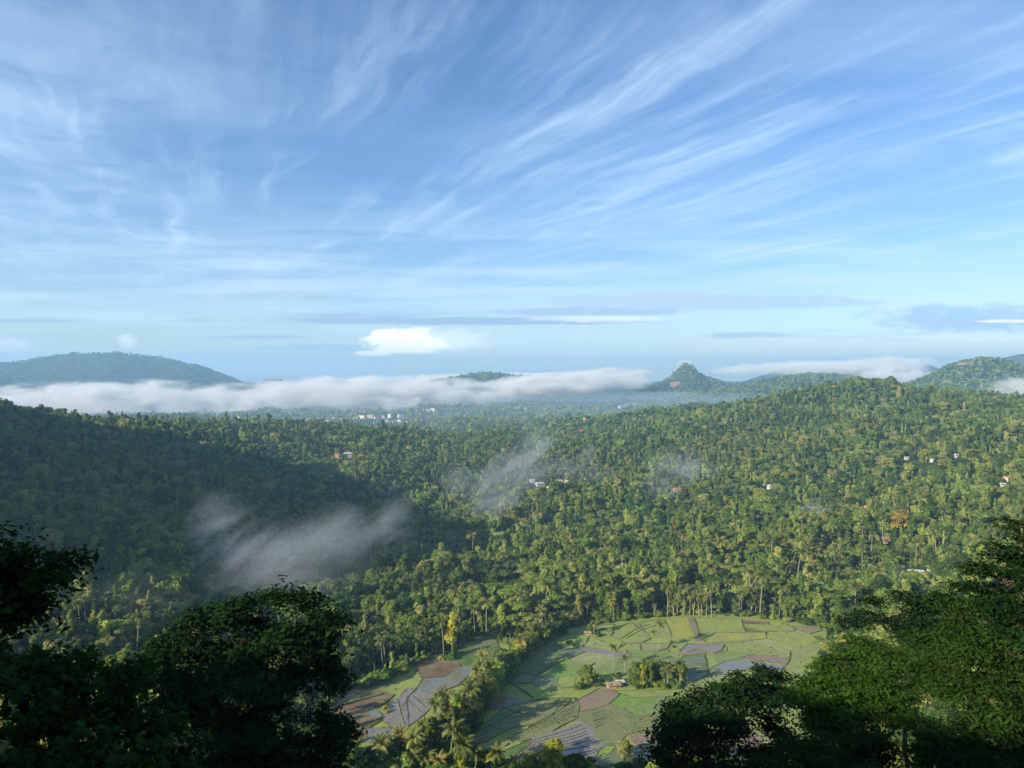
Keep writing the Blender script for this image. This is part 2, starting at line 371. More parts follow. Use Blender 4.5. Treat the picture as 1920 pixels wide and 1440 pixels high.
# far wooded mountains
m, n, out = mat('mountain_forest'); g = n.new('ShaderNodeNewGeometry'); p = n.new('ShaderNodeBsdfDiffuse')
nz = n.noise(g.outputs['Position'], 0.035, 8, 0.7); nz2 = n.noise(g.outputs['Position'], 0.004, 5, 0.6)
cc = n.cramp(nz, [(0.32, (0.012, 0.028, 0.012)), (0.5, (0.032, 0.058, 0.020)), (0.68, (0.070, 0.10, 0.034))])
cc = n.mix(n.ramp(nz2, 0.45, 0.7, 0, 0.5), cc, (0.085, 0.10, 0.035))
n.put(p.inputs[0], cc); b = n.new('ShaderNodeBump'); b.inputs['Strength'].default_value = 1.0; b.inputs['Distance'].default_value = 22; n.put(b.inputs['Height'], nz); n.l.new(b.outputs[0], p.inputs['Normal'])
n.l.new(p.outputs[0], out.inputs[0])
plain('red_rock', (0.34, 0.16, 0.10), 0.9, 0.4, 0.03, 0.1, 0.6)
plain('grey_rock', (0.22, 0.19, 0.16), 0.9, 0.4, 0.05, 0.1, 0.6)
def paddy(name, c1, c2, scale=0.25, rough=0.9, spec=0.2, mixw=None, stretch=(1, 1, 1), fine=2.2):
    m, n, out = mat(name); g = n.new('ShaderNodeNewGeometry'); p = n.new('ShaderNodeBsdfPrincipled')
    ps = n.vmath('MULTIPLY', g.outputs['Position'], stretch)
    a_ = n.noise(ps, scale, 6, 0.6, 0.3); f_ = n.noise(g.outputs['Position'], fine, 4, 0.6)
    cc = n.mix(n.ramp(a_, 0.36, 0.64), c1, c2)
    k = n.ramp(f_, 0.3, 0.7, 0.68, 1.32); cc = n.vmath('MULTIPLY', cc, n.xyz(k, k, k))
    big_ = n.ramp(n.noise(g.outputs['Position'], 0.055, 6, 0.65, 0.6), 0.40, 0.66, 0.0, 0.65); cc = n.mix(big_, cc, (0.20, 0.20, 0.11))
    rows = n.math('SINE', n.math('MULTIPLY', n.sep(g.outputs['Position'])[1], 4.2)); rk = n.math('MULTIPLY_ADD', rows, 0.07, 1.0); cc = n.vmath('MULTIPLY', cc, n.xyz(rk, rk, rk))
    n.put(p.inputs['Base Color'], cc); p.inputs['Roughness'].default_value = rough; p.inputs['Specular IOR Level'].default_value = spec
    if mixw is not None:       # standing water between the plants
        wm = n.ramp(n.noise(ps, scale*1.7, 5, 0.6, 0.5), mixw, mixw+0.14)
        n.put(p.inputs['Roughness'], n.math('MULTIPLY_ADD', wm, -(rough-0.12), rough))
        n.put(p.inputs['Specular IOR Level'], n.math('MULTIPLY_ADD', wm, 0.5, spec))
    n.l.new(p.outputs[0], out.inputs[0]); return m
paddy('paddy_green', (0.19, 0.26, 0.055), (0.25, 0.30, 0.075))
paddy('paddy_bright', (0.12, 0.22, 0.045), (0.17, 0.26, 0.06))
paddy('paddy_yellow', (0.31, 0.31, 0.05), (0.25, 0.28, 0.05))
paddy('paddy_yellowgreen', (0.22, 0.28, 0.055), (0.26, 0.30, 0.065))
paddy('paddy_pale', (0.27, 0.30, 0.12), (0.22, 0.26, 0.10), mixw=0.55)
paddy('paddy_stubble', (0.13, 0.165, 0.07), (0.19, 0.20, 0.085), 0.12, stretch=(1, 0.3, 1), mixw=0.6)
paddy('paddy_teal', (0.13, 0.175, 0.09), (0.10, 0.155, 0.085), 0.2, 0.7, 0.3, mixw=0.52)
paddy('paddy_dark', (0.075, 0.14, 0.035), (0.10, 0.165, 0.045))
paddy('paddy_lime', (0.22, 0.33, 0.03), (0.16, 0.27, 0.03), 0.6)
paddy('mud_pink', (0.24, 0.165, 0.115), (0.19, 0.14, 0.11), 0.3, 0.8, 0.3)
paddy('mud_purple', (0.185, 0.155, 0.15), (0.23, 0.19, 0.175), 0.2, 0.5, 0.4, mixw=0.46)
paddy('mud_brown', (0.12, 0.075, 0.045), (0.17, 0.11, 0.065), 0.2)
paddy('bare_soil', (0.30, 0.18, 0.11), (0.22, 0.13, 0.08), 0.5)
paddy('bund', (0.07, 0.105, 0.032), (0.10, 0.10, 0.05), 0.4)
paddy('dry_path', (0.24, 0.20, 0.10), (0.18, 0.17, 0.08), 0.6)
paddy('meadow', (0.06, 0.12, 0.028), (0.09, 0.15, 0.035), 0.15)
m, n, out = mat('water'); p = n.new('ShaderNodeBsdfPrincipled'); g = n.new('ShaderNodeNewGeometry')
a_ = n.noise(g.outputs['Position'], 0.3, 6, 0.65)
n.put(p.inputs['Base Color'], n.mix(n.ramp(a_, 0.4, 0.62), (0.19, 0.175, 0.14), (0.15, 0.17, 0.10)))
n.put(p.inputs['Roughness'], n.ramp(a_, 0.45, 0.7, 0.07, 0.4)); p.inputs['Specular IOR Level'].default_value = 0.7
b = n.new('ShaderNodeBump'); b.inputs['Strength'].default_value = 0.03; n.put(b.inputs['Height'], n.noise(g.outputs['Position'], 6, 2)); n.l.new(b.outputs[0], p.inputs['Normal'])
n.l.new(p.outputs[0], out.inputs[0])

# ------------------------------------------------------------------ ground sheet
def warp(n_, lim, near, pw=3.2):
    t = np.linspace(-1, 1, n_); return np.sign(t)*(near*np.abs(t)+(lim-near)*np.abs(t)**pw)
gx = warp(521, 14000, 2300, 5.0)
ty = np.linspace(0, 1, 560); gy = -1500 + 5200*ty + 10300*ty**9
GX, GY = np.meshgrid(gx, gy); GZ = H(GX, GY) - 0.12
nx, ny = len(gx), len(gy)
idx = np.arange(nx*ny).reshape(ny, nx)
quads = np.stack([idx[:-1, :-1].ravel(), idx[:-1, 1:].ravel(), idx[1:, 1:].ravel(), idx[1:, :-1].ravel()], 1)
me = np_mesh('ground', np.stack([GX.ravel(), GY.ravel(), GZ.ravel()], 1), [quads], [MATS['forest_floor']], smooth=True)
tag(link(bpy.data.objects.new('ground', me)), 'rolling wooded ground of the valley and its hills', 'ground', kind='structure')
# coarse lookup of the heights for placing and line-of-sight tests
LX0, LY0, LS = -3400.0, -200.0, 10.0
lx = np.arange(LX0, 3401, LS); ly = np.arange(LY0, 4301, LS); LH = H(*np.meshgrid(lx, ly))
def Hg(x, y):
    fx = np.clip((np.asarray(x)-LX0)/LS, 0, len(lx)-1.01); fy = np.clip((np.asarray(y)-LY0)/LS, 0, len(ly)-1.01)
    i = fx.astype(int); j = fy.astype(int); a_ = fx-i; b_ = fy-j
    return (LH[j, i]*(1-a_)+LH[j, i+1]*a_)*(1-b_) + (LH[j+1, i]*(1-a_)+LH[j+1, i+1]*a_)*b_

# ------------------------------------------------------------------ far mountains
def mountain(name, label, outline, Dd, depth, m, back=1.0, rough=10, res=None, base=-20, ncol=260, nrow=90, sink=0):
    """outline: skyline points (px, py) of a hill standing at distance Dd; built as a full solid hill of that depth"""
    ox = np.array([(p[0]-CX)/F*Dd for p in outline]); oz = np.array([CAMZ-(p[1]+sink-HY)/F*Dd for p in outline])
    xs = np.linspace(ox[0], ox[-1], ncol); prof = np.interp(xs, ox, oz)
    k = np.hanning(7); k /= k.sum(); prof = np.convolve(np.pad(prof, 3, 'edge'), k, 'valid')
    ys = np.linspace(-1, 1, nrow); X, T = np.meshgrid(xs, ys)
    Y = Dd + T*depth
    rid = fbm(X/(depth*0.45), T*0.6+3, 3, 31)
    g = np.clip(1-np.abs(T+0.12*rid*(np.abs(T)>0.02))**1.7, 0, 1)**0.9
    Z = base + (prof[None]-base)*g
    edge = sst((1-np.abs(T))*3)
    Z += edge*rough*(fbm(X/180, Y/180, 4, 41)*3.4*np.minimum(1, np.abs(T)*6) + 0.7*fbm(X/22, Y/22, 2, 51) + 0.5*fbm(X/70, Y/70, 3, 55))
    # drainage ribs
    Z += edge*np.minimum(1, np.abs(T)*5)*rough*5.0*fbm(X/260+0.3*T, Y/900, 3, 61)
    Z = np.where(np.abs(T) >= 0.999, base-10, Z)
    id_ = np.arange(X.size).reshape(X.shape)
    q = np.stack([id_[:-1,:-1].ravel(), id_[:-1,1:].ravel(), id_[1:,1:].ravel(), id_[1:,:-1].ravel()], 1)
    me = np_mesh(name, np.stack([X.ravel(), Y.ravel(), Z.ravel()], 1), [q], [m], smooth=True)
    o = tag(link(bpy.data.objects.new(name, me)), label, 'mountain', kind='structure')
    return o, (X, Y, Z)
MF = MATS['mountain_forest']
FARPTS = []
def addfar(o, grid, nb):
    X, Y, Z = grid; ii = rng.integers(0, X.shape[0]//2+6, nb); jj = rng.integers(0, X.shape[1], nb)
    ok = Z[ii, jj] > 5
    FARPTS.append(np.stack([X[ii, jj]+rng.normal(0, 4, nb), Y[ii, jj]+rng.normal(0, 4, nb), Z[ii, jj]-2], 1)[ok])
_o, _g = mountain('mountain', 'broad flat-topped forested mountain on the horizon at the far left', [(-420,740),(-200,722),(-60,700),(0,688),(50,676),(100,669),(150,668),(200,665),(250,666),(310,671),(340,680),(365,690),(390,703),(420,716),(450,722),(520,740)], 5600, 900, MF, rough=12)
addfar(_o, _g, 5000)
_o, _g = mountain('hill', 'low dark hill rising out of the middle of the cloud bank', [(700,742),(780,722),(830,712),(880,703),(915,701),(950,703),(1000,708),(1045,704),(1080,716),(1140,735)], 4600, 420, MF, rough=5); addfar(_o, _g, 2500)
_o, _g = mountain('hill', 'tiny wooded knoll poking above the cloud bank right of the flat mountain', [(480,730),(495,716),(512,713),(530,716),(548,728)], 4400, 120, MF, rough=3, ncol=60, nrow=40); addfar(_o, _g, 300)
_o, _g = mountain('hill', 'small wooded hill below the cloud bank left of the town', [(190,812),(235,798),(258,786),(290,784),(330,785),(380,787),(430,795),(480,803),(540,815)], 2250, 240, MF, rough=4, base=-24); addfar(_o, _g, 2500)
_o, _g = mountain('hill', 'conical peak with a bare rock knob on its summit', [(1090,760),(1150,740),(1200,728),(1225,720),(1245,712),(1262,701),(1274,689),(1278,682),(1289,682),(1294,691),(1306,703),(1330,710),(1360,714),(1420,716),(1500,722),(1580,735),(1660,755)], 4300, 420, MF, rough=4, sink=6); addfar(_o, _g, 5000)
PEAK = _g
_o, _g = mountain('hill', 'long wooded hill in front of the mist right of the conical peak', [(1180,765),(1300,735),(1380,722),(1430,708),(1470,701),(1510,698),(1540,700),(1570,698),(1600,703),(1640,711),(1700,722),(1800,745)], 3500, 300, MF, rough=4, base=-10, sink=8); addfar(_o, _g, 5000)
_o, _g = mountain('hill', 'wooded hill with a pale rocky scar at its crest by the right edge', [(1640,745),(1700,724),(1740,709),(1770,696),(1800,681),(1840,673),(1870,677),(1900,688),(1950,700),(2050,715),(2200,740)], 3000, 300, MF, rough=5, base=0); addfar(_o, _g, 5000)
SCAR = _g
_o, _g = mountain('hill', 'distant blue hill at the far right edge behind the rocky hill', [(1780,720),(1850,690),(1890,668),(1930,662),(1990,668),(2100,690),(2200,720)], 6200, 500, MF, rough=8)
_o, _g = mountain('hill', 'faint blue ridge above the mist between the two nearer hills', [(1400,715),(1480,688),(1530,682),(1590,683),(1650,676),(1700,680),(1760,690),(1820,715)], 6800, 500, MF, rough=8)
# rocks set on those hills
def rockface(name, label, px, py, Dd, wpx, hpx, m, seed, cat='rock'):
    x, y, z = atD(px, py, Dd); wd, hg = wpx/F*Dd/2, hpx/F*Dd/2
    nu, nv = 26, 16; t, s_ = np.meshgrid(np.linspace(0, 2*math.pi, nu, endpoint=False), np.linspace(-0.98, 0.98, nv))
    rr = np.sqrt(1-s_**4)*(1+0.28*fbm(np.cos(t)*1.7+seed, np.sin(t)*1.7+s_*2, 3, seed))
    X = x+np.cos(t)*rr*wd; Y = y+np.sin(t)*rr*wd*0.55; Z = z+s_*hg*(1+0.15*fbm(np.cos(t)*2, s_*3, 2, seed+4))
    id_ = np.arange(nu*nv).reshape(nv, nu); nxt = np.roll(id_, -1, 1)
    q = np.stack([id_[:-1].ravel(), nxt[:-1].ravel(), nxt[1:].ravel(), id_[1:].ravel()], 1)
    me = np_mesh(name, np.stack([X.ravel(), Y.ravel(), Z.ravel()], 1), [q, id_[-1][None, :], id_[0][None, ::-1]], [m])
    return tag(link(bpy.data.objects.new(name, me)), label, cat)
def surf_D(grid, px, py):
    X, Y, Z = grid; PX = CX+F*X/Y; PY = HY-F*(Z-CAMZ)/Y; half = X.shape[0]//2
    d = (PX[:half]-px)**2+(PY[:half]-py)**2; k = np.argmin(d); return float(Y[:half].ravel()[k])
rockface('summit_rock', 'square bare rock knob crowning the conical peak', 1283, 685, 4300, 15, 12, MATS['grey_rock'], 3)
rockface('cliff_face', 'reddish bare cliff patch low on the conical peak', 1268, 722, surf_D(PEAK, 1268, 722)-18, 24, 13, MATS['red_rock'], 9)
rockface('cliff_face', 'pale pinkish rock scar along the crest of the hill by the right edge', 1812, 683, surf_D(SCAR, 1812, 684)-8, 34, 7, MATS['grey_rock'], 14)
# ------------------------------------------------------------------ tree prototypes
def leaf_quads(C, N, size, aspect=0.6, g=rng, droop=0.0):
    n_ = len(C); r = g.normal(size=(n_, 3)); N = N/np.linalg.norm(N, axis=1, keepdims=True)
    T = np.cross(N, r); T /= np.linalg.norm(T, axis=1, keepdims=True)+1e-9; B = np.cross(N, T)
    s = (size*g.lognormal(-0.04, 0.30, n_))[:, None] if np.isscalar(size) else size[:, None]
    V = np.stack([C-T*s*0.5, C-B*s*aspect*0.5, C+T*s*0.5, C+B*s*aspect*0.5], 1)
    V[:, 2, 2] -= droop*s[:, 0]
    return V.reshape(-1, 3), np.arange(n_*4).reshape(-1, 4)
def lobes_cloud(lobes, n_, g, lo=-0.35, shell=(0.82, 1.05), jit=0.4):
    wt = np.array([l[3]*l[4]+l[3]*l[5]+l[4]*l[5] for l in lobes]); k = g.choice(len(lobes), n_, p=wt/wt.sum())
    L = np.array(lobes)[k]
    d = g.normal(size=(n_, 3)); d /= np.linalg.norm(d, axis=1, keepdims=True)
    low = d[:, 2] < lo; d[low, 2] *= -1
    C = L[:, :3]+d*L[:, 3:6]*g.uniform(shell[0], shell[1], n_)[:, None]
    N = d/L[:, 3:6]; N /= np.linalg.norm(N, axis=1, keepdims=True); N = N+g.normal(size=(n_, 3))*jit; N[:, 2] += 0.25
    return C, N
def crown_mesh(name, lobes, n_, leaf, m, seed, aspect=0.75, lo=-0.35):
    g = np.random.default_rng(seed); C, N = lobes_cloud(lobes, n_, g, lo)
    V, Q = leaf_quads(C, N, leaf, aspect, g, 0.15)
    return np_mesh(name, V, [Q], [m], cattr=g.random(n_))
def rand_lobes(kind, g):
    L = []
    if kind == 'round':
        L.append((0, 0, 6.4, 3.9, 3.9, 3.2))
        for i in range(13):
            a_ = i*2.4+g.uniform(-.4, .4); r = g.uniform(1.2, 4.3); L.append((r*math.cos(a_), r*math.sin(a_), 9.0-0.16*r*r+g.uniform(-1.1, 0.7), *(g.uniform(1.3, 2.1, 2)), g.uniform(1.1, 1.7)))
        for i in range(6):
            a_ = i*1.05+g.uniform(-.3, .3); L.append((3.1*math.cos(a_), 3.1*math.sin(a_), g.uniform(2.4, 3.8), 1.5, 1.5, 1.6))
    elif kind == 'tall':
        for i in range(11):
            t = i/10; a_ = g.uniform(0, 6.28); r = g.uniform(0.5, 3.0)*(1-t*0.6); L.append((r*math.cos(a_), r*math.sin(a_), 2.4+t*9.4, *(g.uniform(1.7, 2.7, 2)*(1-0.3*t)), g.uniform(1.4, 2.1)))
    elif kind == 'slender':
        for i in range(9):
            t = i/8; a_ = g.uniform(0, 6.28); r = g.uniform(0.1, 0.7); L.append((r*math.cos(a_), r*math.sin(a_), 2.6+t*10.5, *(g.uniform(0.8, 1.4, 2)*(1.1-0.55*t)), g.uniform(0.9, 1.4)))
    elif kind == 'umbrella':
        for i in range(11):
            a_ = g.uniform(0, 6.28); r = g.uniform(0.4, 5.2); L.append((r*math.cos(a_), r*math.sin(a_), 9.6-0.07*r*r+g.uniform(-1.0, 0.5), *(g.uniform(1.4, 2.4, 2)), g.uniform(0.5, 0.9)))
    elif kind == 'bush':
        for i in range(8):
            a_ = g.uniform(0, 6.28); r = g.uniform(0.2, 2.6); L.append((r*math.cos(a_), r*math.sin(a_), g.uniform(1.2, 3.4), *(g.uniform(1.0, 1.9, 2)), g.uniform(0.9, 1.6)))
    return L
def trunk_mb(kind, g, lobes):
    b = MB(); top = max(l[2] for l in lobes)
    if kind == 'bush':
        for i in range(3): b.tube([(0, 0, -1), (g.uniform(-1, 1), g.uniform(-1, 1), 2.2)], [0.14, 0.05], 5)
        return b
    hh = top*0.72; b.tube([(0, 0, -2.5), (0.1, 0, 2), (g.uniform(-.4, .4), g.uniform(-.4, .4), hh*0.6), (0, 0, hh)], [0.42, 0.32, 0.24, 0.1], 6)
    for l in lobes[1:8]: b.tube([(0, 0, hh*g.uniform(0.45, 0.7)), (l[0]*0.5, l[1]*0.5, l[2]*0.8), (l[0], l[1], l[2])], [0.17, 0.11, 0.04], 5)
    return b
def palm_crown(name, seed, n_fr=24, L=4.4, H0=12.5, tip=(0, 0)):
    g = np.random.default_rng(seed); V = []; F3 = []; F4 = []; cv3 = []; cv4 = []
    for i in range(n_fr):
        a_ = i*2.399+g.uniform(-.2, .2); el0 = R(g.uniform(-25, 78)) if i > 5 else R(g.uniform(50, 85)); ln = L*g.uniform(0.8, 1.1); seg = 7
        d = np.array([math.cos(a_), math.sin(a_), 0]); p = np.array([tip[0], tip[1], H0]); e = el0; pts = [p]
        for s_ in range(seg):
            e -= R(g.uniform(9, 17))*(0.5+s_/seg); p = p+(d*math.cos(e)+np.array([0, 0, math.sin(e)]))*ln/seg; pts.append(p)
        side = np.cross(d, [0, 0, 1]); tv = g.random()
        for s_ in range(seg):
            for sub in (0, 0.33, 0.66):
                q = pts[s_]*(1-sub)+pts[s_+1]*sub; t = (s_+sub)/seg; w_ = 1.15*math.sin(math.pi*min(1, 0.12+t*0.95))**0.6*ln/4.4
                fw = (pts[s_+1]-pts[s_]); fw = fw/np.linalg.norm(fw)
                for sg in (-1, 1):
                    tipp = q+side*sg*w_*0.8+fw*w_*0.35-np.array([0, 0, w_*g.uniform(0.25, 0.8)])
                    b = len(V); V += [q-fw*0.06, q+fw*0.2, tipp]; F3.append((b, b+1, b+2)); cv3.append(min(1, max(0, tv*0.6+0.4*g.random())))
        b = len(V)
        for s_ in range(seg+1): V += [pts[s_]+side*0.05, pts[s_]-side*0.05]
        for s_ in range(seg): F4.append((b+2*s_, b+2*s_+1, b+2*s_+3, b+2*s_+2)); cv4.append(1.0)
    return np_mesh(name, np.array(V), [np.array(F3), np.array(F4)], [MATS['palm_leaf']], cattr=cv3+cv4)
def banana_mesh(name, seed):
    g = np.random.default_rng(seed); V = []; F4 = []; cv = []
    for st_ in range(4):
        ox, oy = g.uniform(-1.3, 1.3, 2); h0 = g.uniform(1.6, 2.8)
        for i in range(8):
            a_ = i*2.4+g.uniform(0, .5); e = R(g.uniform(45, 80)); ln = g.uniform(1.8, 2.7); d = np.array([math.cos(a_), math.sin(a_), 0]); side = np.cross(d, [0, 0, 1]); p = np.array([ox, oy, h0]); b = len(V)
            for s_ in range(6):
                t = s_/5; w_ = 0.42*math.sin(math.pi*min(0.98, 0.1+t*0.88)); V += [p+side*w_-np.array([0, 0, w_*.3]), p-side*w_-np.array([0, 0, w_*.3])]
                e -= R(22); p = p+(d*math.cos(e)+np.array([0, 0, math.sin(e)]))*ln/5
            for s_ in range(5): F4.append((b+2*s_, b+2*s_+1, b+2*s_+3, b+2*s_+2)); cv.append(g.random())
    return np_mesh(name, np.array(V), [np.array(F4)], [MATS['banana_leaf']], cattr=cv)
def banana_stem():
    b = MB()
    for i in range(4): x, y = random.uniform(-1, 1), random.uniform(-1, 1); b.tube([(x, y, -0.5), (x, y, 2.2)], [0.16, 0.1], 6)
    return b
PROTO = {}        # name -> (crown mesh, trunk mesh)
SPEC = [('broad1', 'round', 2300, 0.85), ('broad2', 'round', 2000, 0.8), ('broad3', 'round', 2200, 0.75), ('tall1', 'tall', 1900, 0.8), ('tall2', 'tall', 1900, 0.8), ('slender1', 'slender', 1000, 0.65), ('umbrella1', 'umbrella', 1400, 0.65), ('umbrella2', 'umbrella', 1400, 0.6), ('bush1', 'bush', 900, 0.6), ('bush2', 'bush', 900, 0.6)]
for i, (nm, kd, cnt, lf) in enumerate(SPEC):
    g = np.random.default_rng(100+i); L = rand_lobes(kd, g)
    PROTO[nm] = (crown_mesh('crown', L, int(cnt*1.25), lf, MATS['leaf'], 200+i), trunk_mb(kd, g, L).mesh('trunk', MATS['bark']))
for i, (hh, ln) in enumerate([(13.0, 4.3), (10.0, 4.0), (15.5, 4.6)]):
    lean = 0.9*(i-1); PROTO['palm%d' % (i+1)] = (palm_crown('crown', 300+i, 24, ln, hh, (lean, 0.4)), MB().tube([(0, 0, -2), (0, 0.1, hh*0.3), (lean*0.4, 0.2, hh*0.7), (lean, 0.4, hh+0.1)], [0.3, 0.2, 0.16, 0.14], 6).mesh('trunk', MATS['palm_bark']))
PROTO['banana1'] = (banana_mesh('leaves', 400), banana_stem().mesh('stem', MATS['banana_leaf']))
PROTO['banana2'] = (banana_mesh('leaves', 401), banana_stem().mesh('stem', MATS['banana_leaf']))
def join_proto(nm, crown, trunk):
    vs = []; fs = []; mi = []; off = 0; lv = []
    for k, me in enumerate((crown, trunk)):
        n_ = len(me.vertices); co = np.empty(n_*3, np.float32); me.vertices.foreach_get('co', co); vs.append(co.reshape(-1, 3))
        for p in me.polygons: fs.append([off+i for i in p.vertices]); mi.append(k)
        if k == 0:
            a_ = np.empty(len(me.polygons), np.float32); me.attributes['leafvar'].data.foreach_get('value', a_); lv.append(a_)
        else: lv.append(np.ones(len(me.polygons), np.float32))
        off += n_
    by = {}
    lvv = np.concatenate(lv)
    for i, f in enumerate(fs): by.setdefault(len(f), []).append(i)
    fl = [np.array([fs[i] for i in ii]) for ii in by.values()]; order = [i for ii in by.values() for i in ii]
    return np_mesh(nm, np.concatenate(vs), fl, [crown.materials[0], trunk.materials[0]], mat_idx=[mi[i] for i in order], cattr=lvv[order])
def proto_collection(name, names, meshes=None):
    col = bpy.data.collections.new(name)
    for i, nm in enumerate(names):
        me = meshes[i] if meshes else join_proto(nm, *PROTO[nm]); o = bpy.data.objects.new('%s_%02d' % (name, i), me); col.objects.link(o)
    return col
FK = ['broad1', 'broad2', 'broad3', 'tall1', 'tall2', 'slender1', 'umbrella1', 'umbrella2', 'bush1', 'bush2', 'banana1', 'banana2']
PK = ['palm1', 'palm2', 'palm3']
forest_col = proto_collection('forest_kinds', FK); palm_col = proto_collection('palm_kinds', PK)
fm = []
for i in range(4):
    g = np.random.default_rng(500+i); L = [(0, 0, 6, 4.2, 4.2, 3.6)]+[(g.uniform(-3.6, 3.6), g.uniform(-3.6, 3.6), g.uniform(4, 10), *g.uniform(1.6, 2.8, 3)) for _ in range(6)]
    fm.append(crown_mesh('far%d' % i, L, 300, 1.9, MATS['leaf'], 520+i, 0.9, -0.1))
far_col = proto_collection('far_kinds', ['a', 'b', 'c', 'd'], fm)
def scatter(name, label, cat, pts, kinds, rot, scl, col):
    """ONE object: many trees instanced on points by geometry nodes"""
    me = bpy.data.meshes.new(name); me.vertices.add(len(pts)); me.vertices.foreach_set('co', np.asarray(pts, np.float32).ravel())
    a_ = me.attributes.new('kind_index', 'INT', 'POINT'); a_.data.foreach_set('value', np.asarray(kinds, np.int32))
    a_ = me.attributes.new('spin', 'FLOAT_VECTOR', 'POINT'); a_.data.foreach_set('vector', np.asarray(rot, np.float32).ravel())
    a_ = me.attributes.new('size', 'FLOAT_VECTOR', 'POINT'); a_.data.foreach_set('vector', np.asarray(scl, np.float32).ravel())
    o = tag(link(bpy.data.objects.new(name, me)), label, cat, kind='stuff')
    ng = bpy.data.node_groups.new(name+'_nodes', 'GeometryNodeTree')
    ng.interface.new_socket('Geometry', in_out='INPUT', socket_type='NodeSocketGeometry'); ng.interface.new_socket('Geometry', in_out='OUTPUT', socket_type='NodeSocketGeometry')
    N_ = ng.nodes; gi = N_.new('NodeGroupInput'); go = N_.new('NodeGroupOutput'); iop = N_.new('GeometryNodeInstanceOnPoints'); ci = N_.new('GeometryNodeCollectionInfo')
    ci.inputs['Collection'].default_value = col; ci.inputs['Separate Children'].default_value = True; ci.inputs['Reset Children'].default_value = True
    def na(nm, ty):
        x = N_.new('GeometryNodeInputNamedAttribute'); x.data_type = ty; x.inputs['Name'].default_value = nm; return x.outputs['Attribute']
    Lk = ng.links.new
    Lk(gi.outputs[0], iop.inputs['Points']); Lk(ci.outputs[0], iop.inputs['Instance']); iop.inputs['Pick Instance'].default_value = True
    Lk(na('kind_index', 'INT'), iop.inputs['Instance Index']); Lk(na('spin', 'FLOAT_VECTOR'), iop.inputs['Rotation']); Lk(na('size', 'FLOAT_VECTOR'), iop.inputs['Scale'])
    Lk(iop.outputs[0], go.inputs[0])
    md = o.modifiers.new('scatter', 'NODES'); md.node_group = ng
    return o

# ------------------------------------------------------------------ where buildings stand (trees keep clear of them)
CLEAR = []      # (x, y, radius)
HOUSES = []     # (px, py, width, depth, height, kind, rot, label)
def _h(*a): HOUSES.append(a)
_h(1090,812,15,11,5,'red',-20,'white house with a dark red roof on the wooded slope below the town plain')
_h(1085,820,12,5,2.5,'white',-20,'low white outbuilding just below the red roofed house')
_h(1048,912,10,8,8,'cream',10,'cream two storey house in the hamlet, left one of the two tallest')
_h(1064,913,7,7,9,'cream',-15,'narrow cream house in the hamlet, right one of the two tallest')
_h(1012,911,12,7,3,'grey',25,'low grey roofed house at the left end of the hamlet')
_h(1076,919,7,5,3,'tin',35,'small tin roofed shed at the right end of the hamlet')
_h(1052,922,7,6,3,'brown',0,'small brown roofed house on the lowest row of the hamlet')
_h(1095,900,8,5,3,'tin',-10,'single tin roof in the trees up to the right of the hamlet')
_h(975,868,6,5,3,'white',0,'small white house in the valley mist above the hamlet')
_h(985,930,6,5,3,'tin',20,'tiny tin roofed hut left of and below the hamlet')
_h(1438,917,9,6,3.5,'white',-30,'white house alone in the trees on the lower right slope')
_h(1030,918,6,5,3,'cream',-30,'small cream house between the grey roofed one and the tall pair')
_h(1043,925,6,5,3,'orange',20,'small orange roofed house below the tall pair')
_h(1063,925,7,5,3,'tin',-25,'tin roofed shed below the right one of the tall pair')
_h(998,905,6,5,3,'white',15,'white hut above the grey roofed house of the hamlet')
_h(1270,922,9,6,3,'brown',10,'brown roofed house in the trees left of the lone white house')
_h(1370,926,5,4,3,'white',0,'tiny white hut between the brown roofed and the lone white house')
_h(1480,944,8,6,3.5,'orange',15,'orange roofed cottage among palms on the lower right slope')
_h(1618,957,8,6,3.5,'orange',-10,'orange roofed cottage near the large brown tree')
_h(1888,902,7,5.5,2.6,'orange',30,'orange roofed house near the right edge of the slope')
_h(1880,912,5,3.5,2.2,'white',0,'white shed below the orange roofed house by the right edge')
_h(1700,862,4.5,3.5,2.2,'white',0,'small white hut beside the scrubby clearing, left side')
_h(1748,866,4.5,3.5,2.2,'white',40,'small white hut beside the scrubby clearing, right side')
_h(1793,856,4.5,3.5,2.2,'white',10,'small white hut in the palms right of the scrubby clearing')
_h(1718,1078,10,4,2.5,'white',-12,'long white roofed building among trees above the dark right crowns')
_h(1750,1070,7,4,2.5,'cream',-12,'cream roofed building behind the long white one')
_h(1660,1018,6,5,3.5,'brown',0,'small brown cottage half hidden in trees above the long white building')
_h(652,858,11,8,6,'grey',20,'grey house on the sunlit spur of the left ridge')
_h(632,860,7,6,5,'brown',0,'brown house beside the grey one on the left spur')
_h(1165,765,20,9,5,'white',30,'white building on the far plain at the foot of the right ridge')
_h(900,812,16,6,3,'cream',5,'long low cream building on the near edge of the plain')
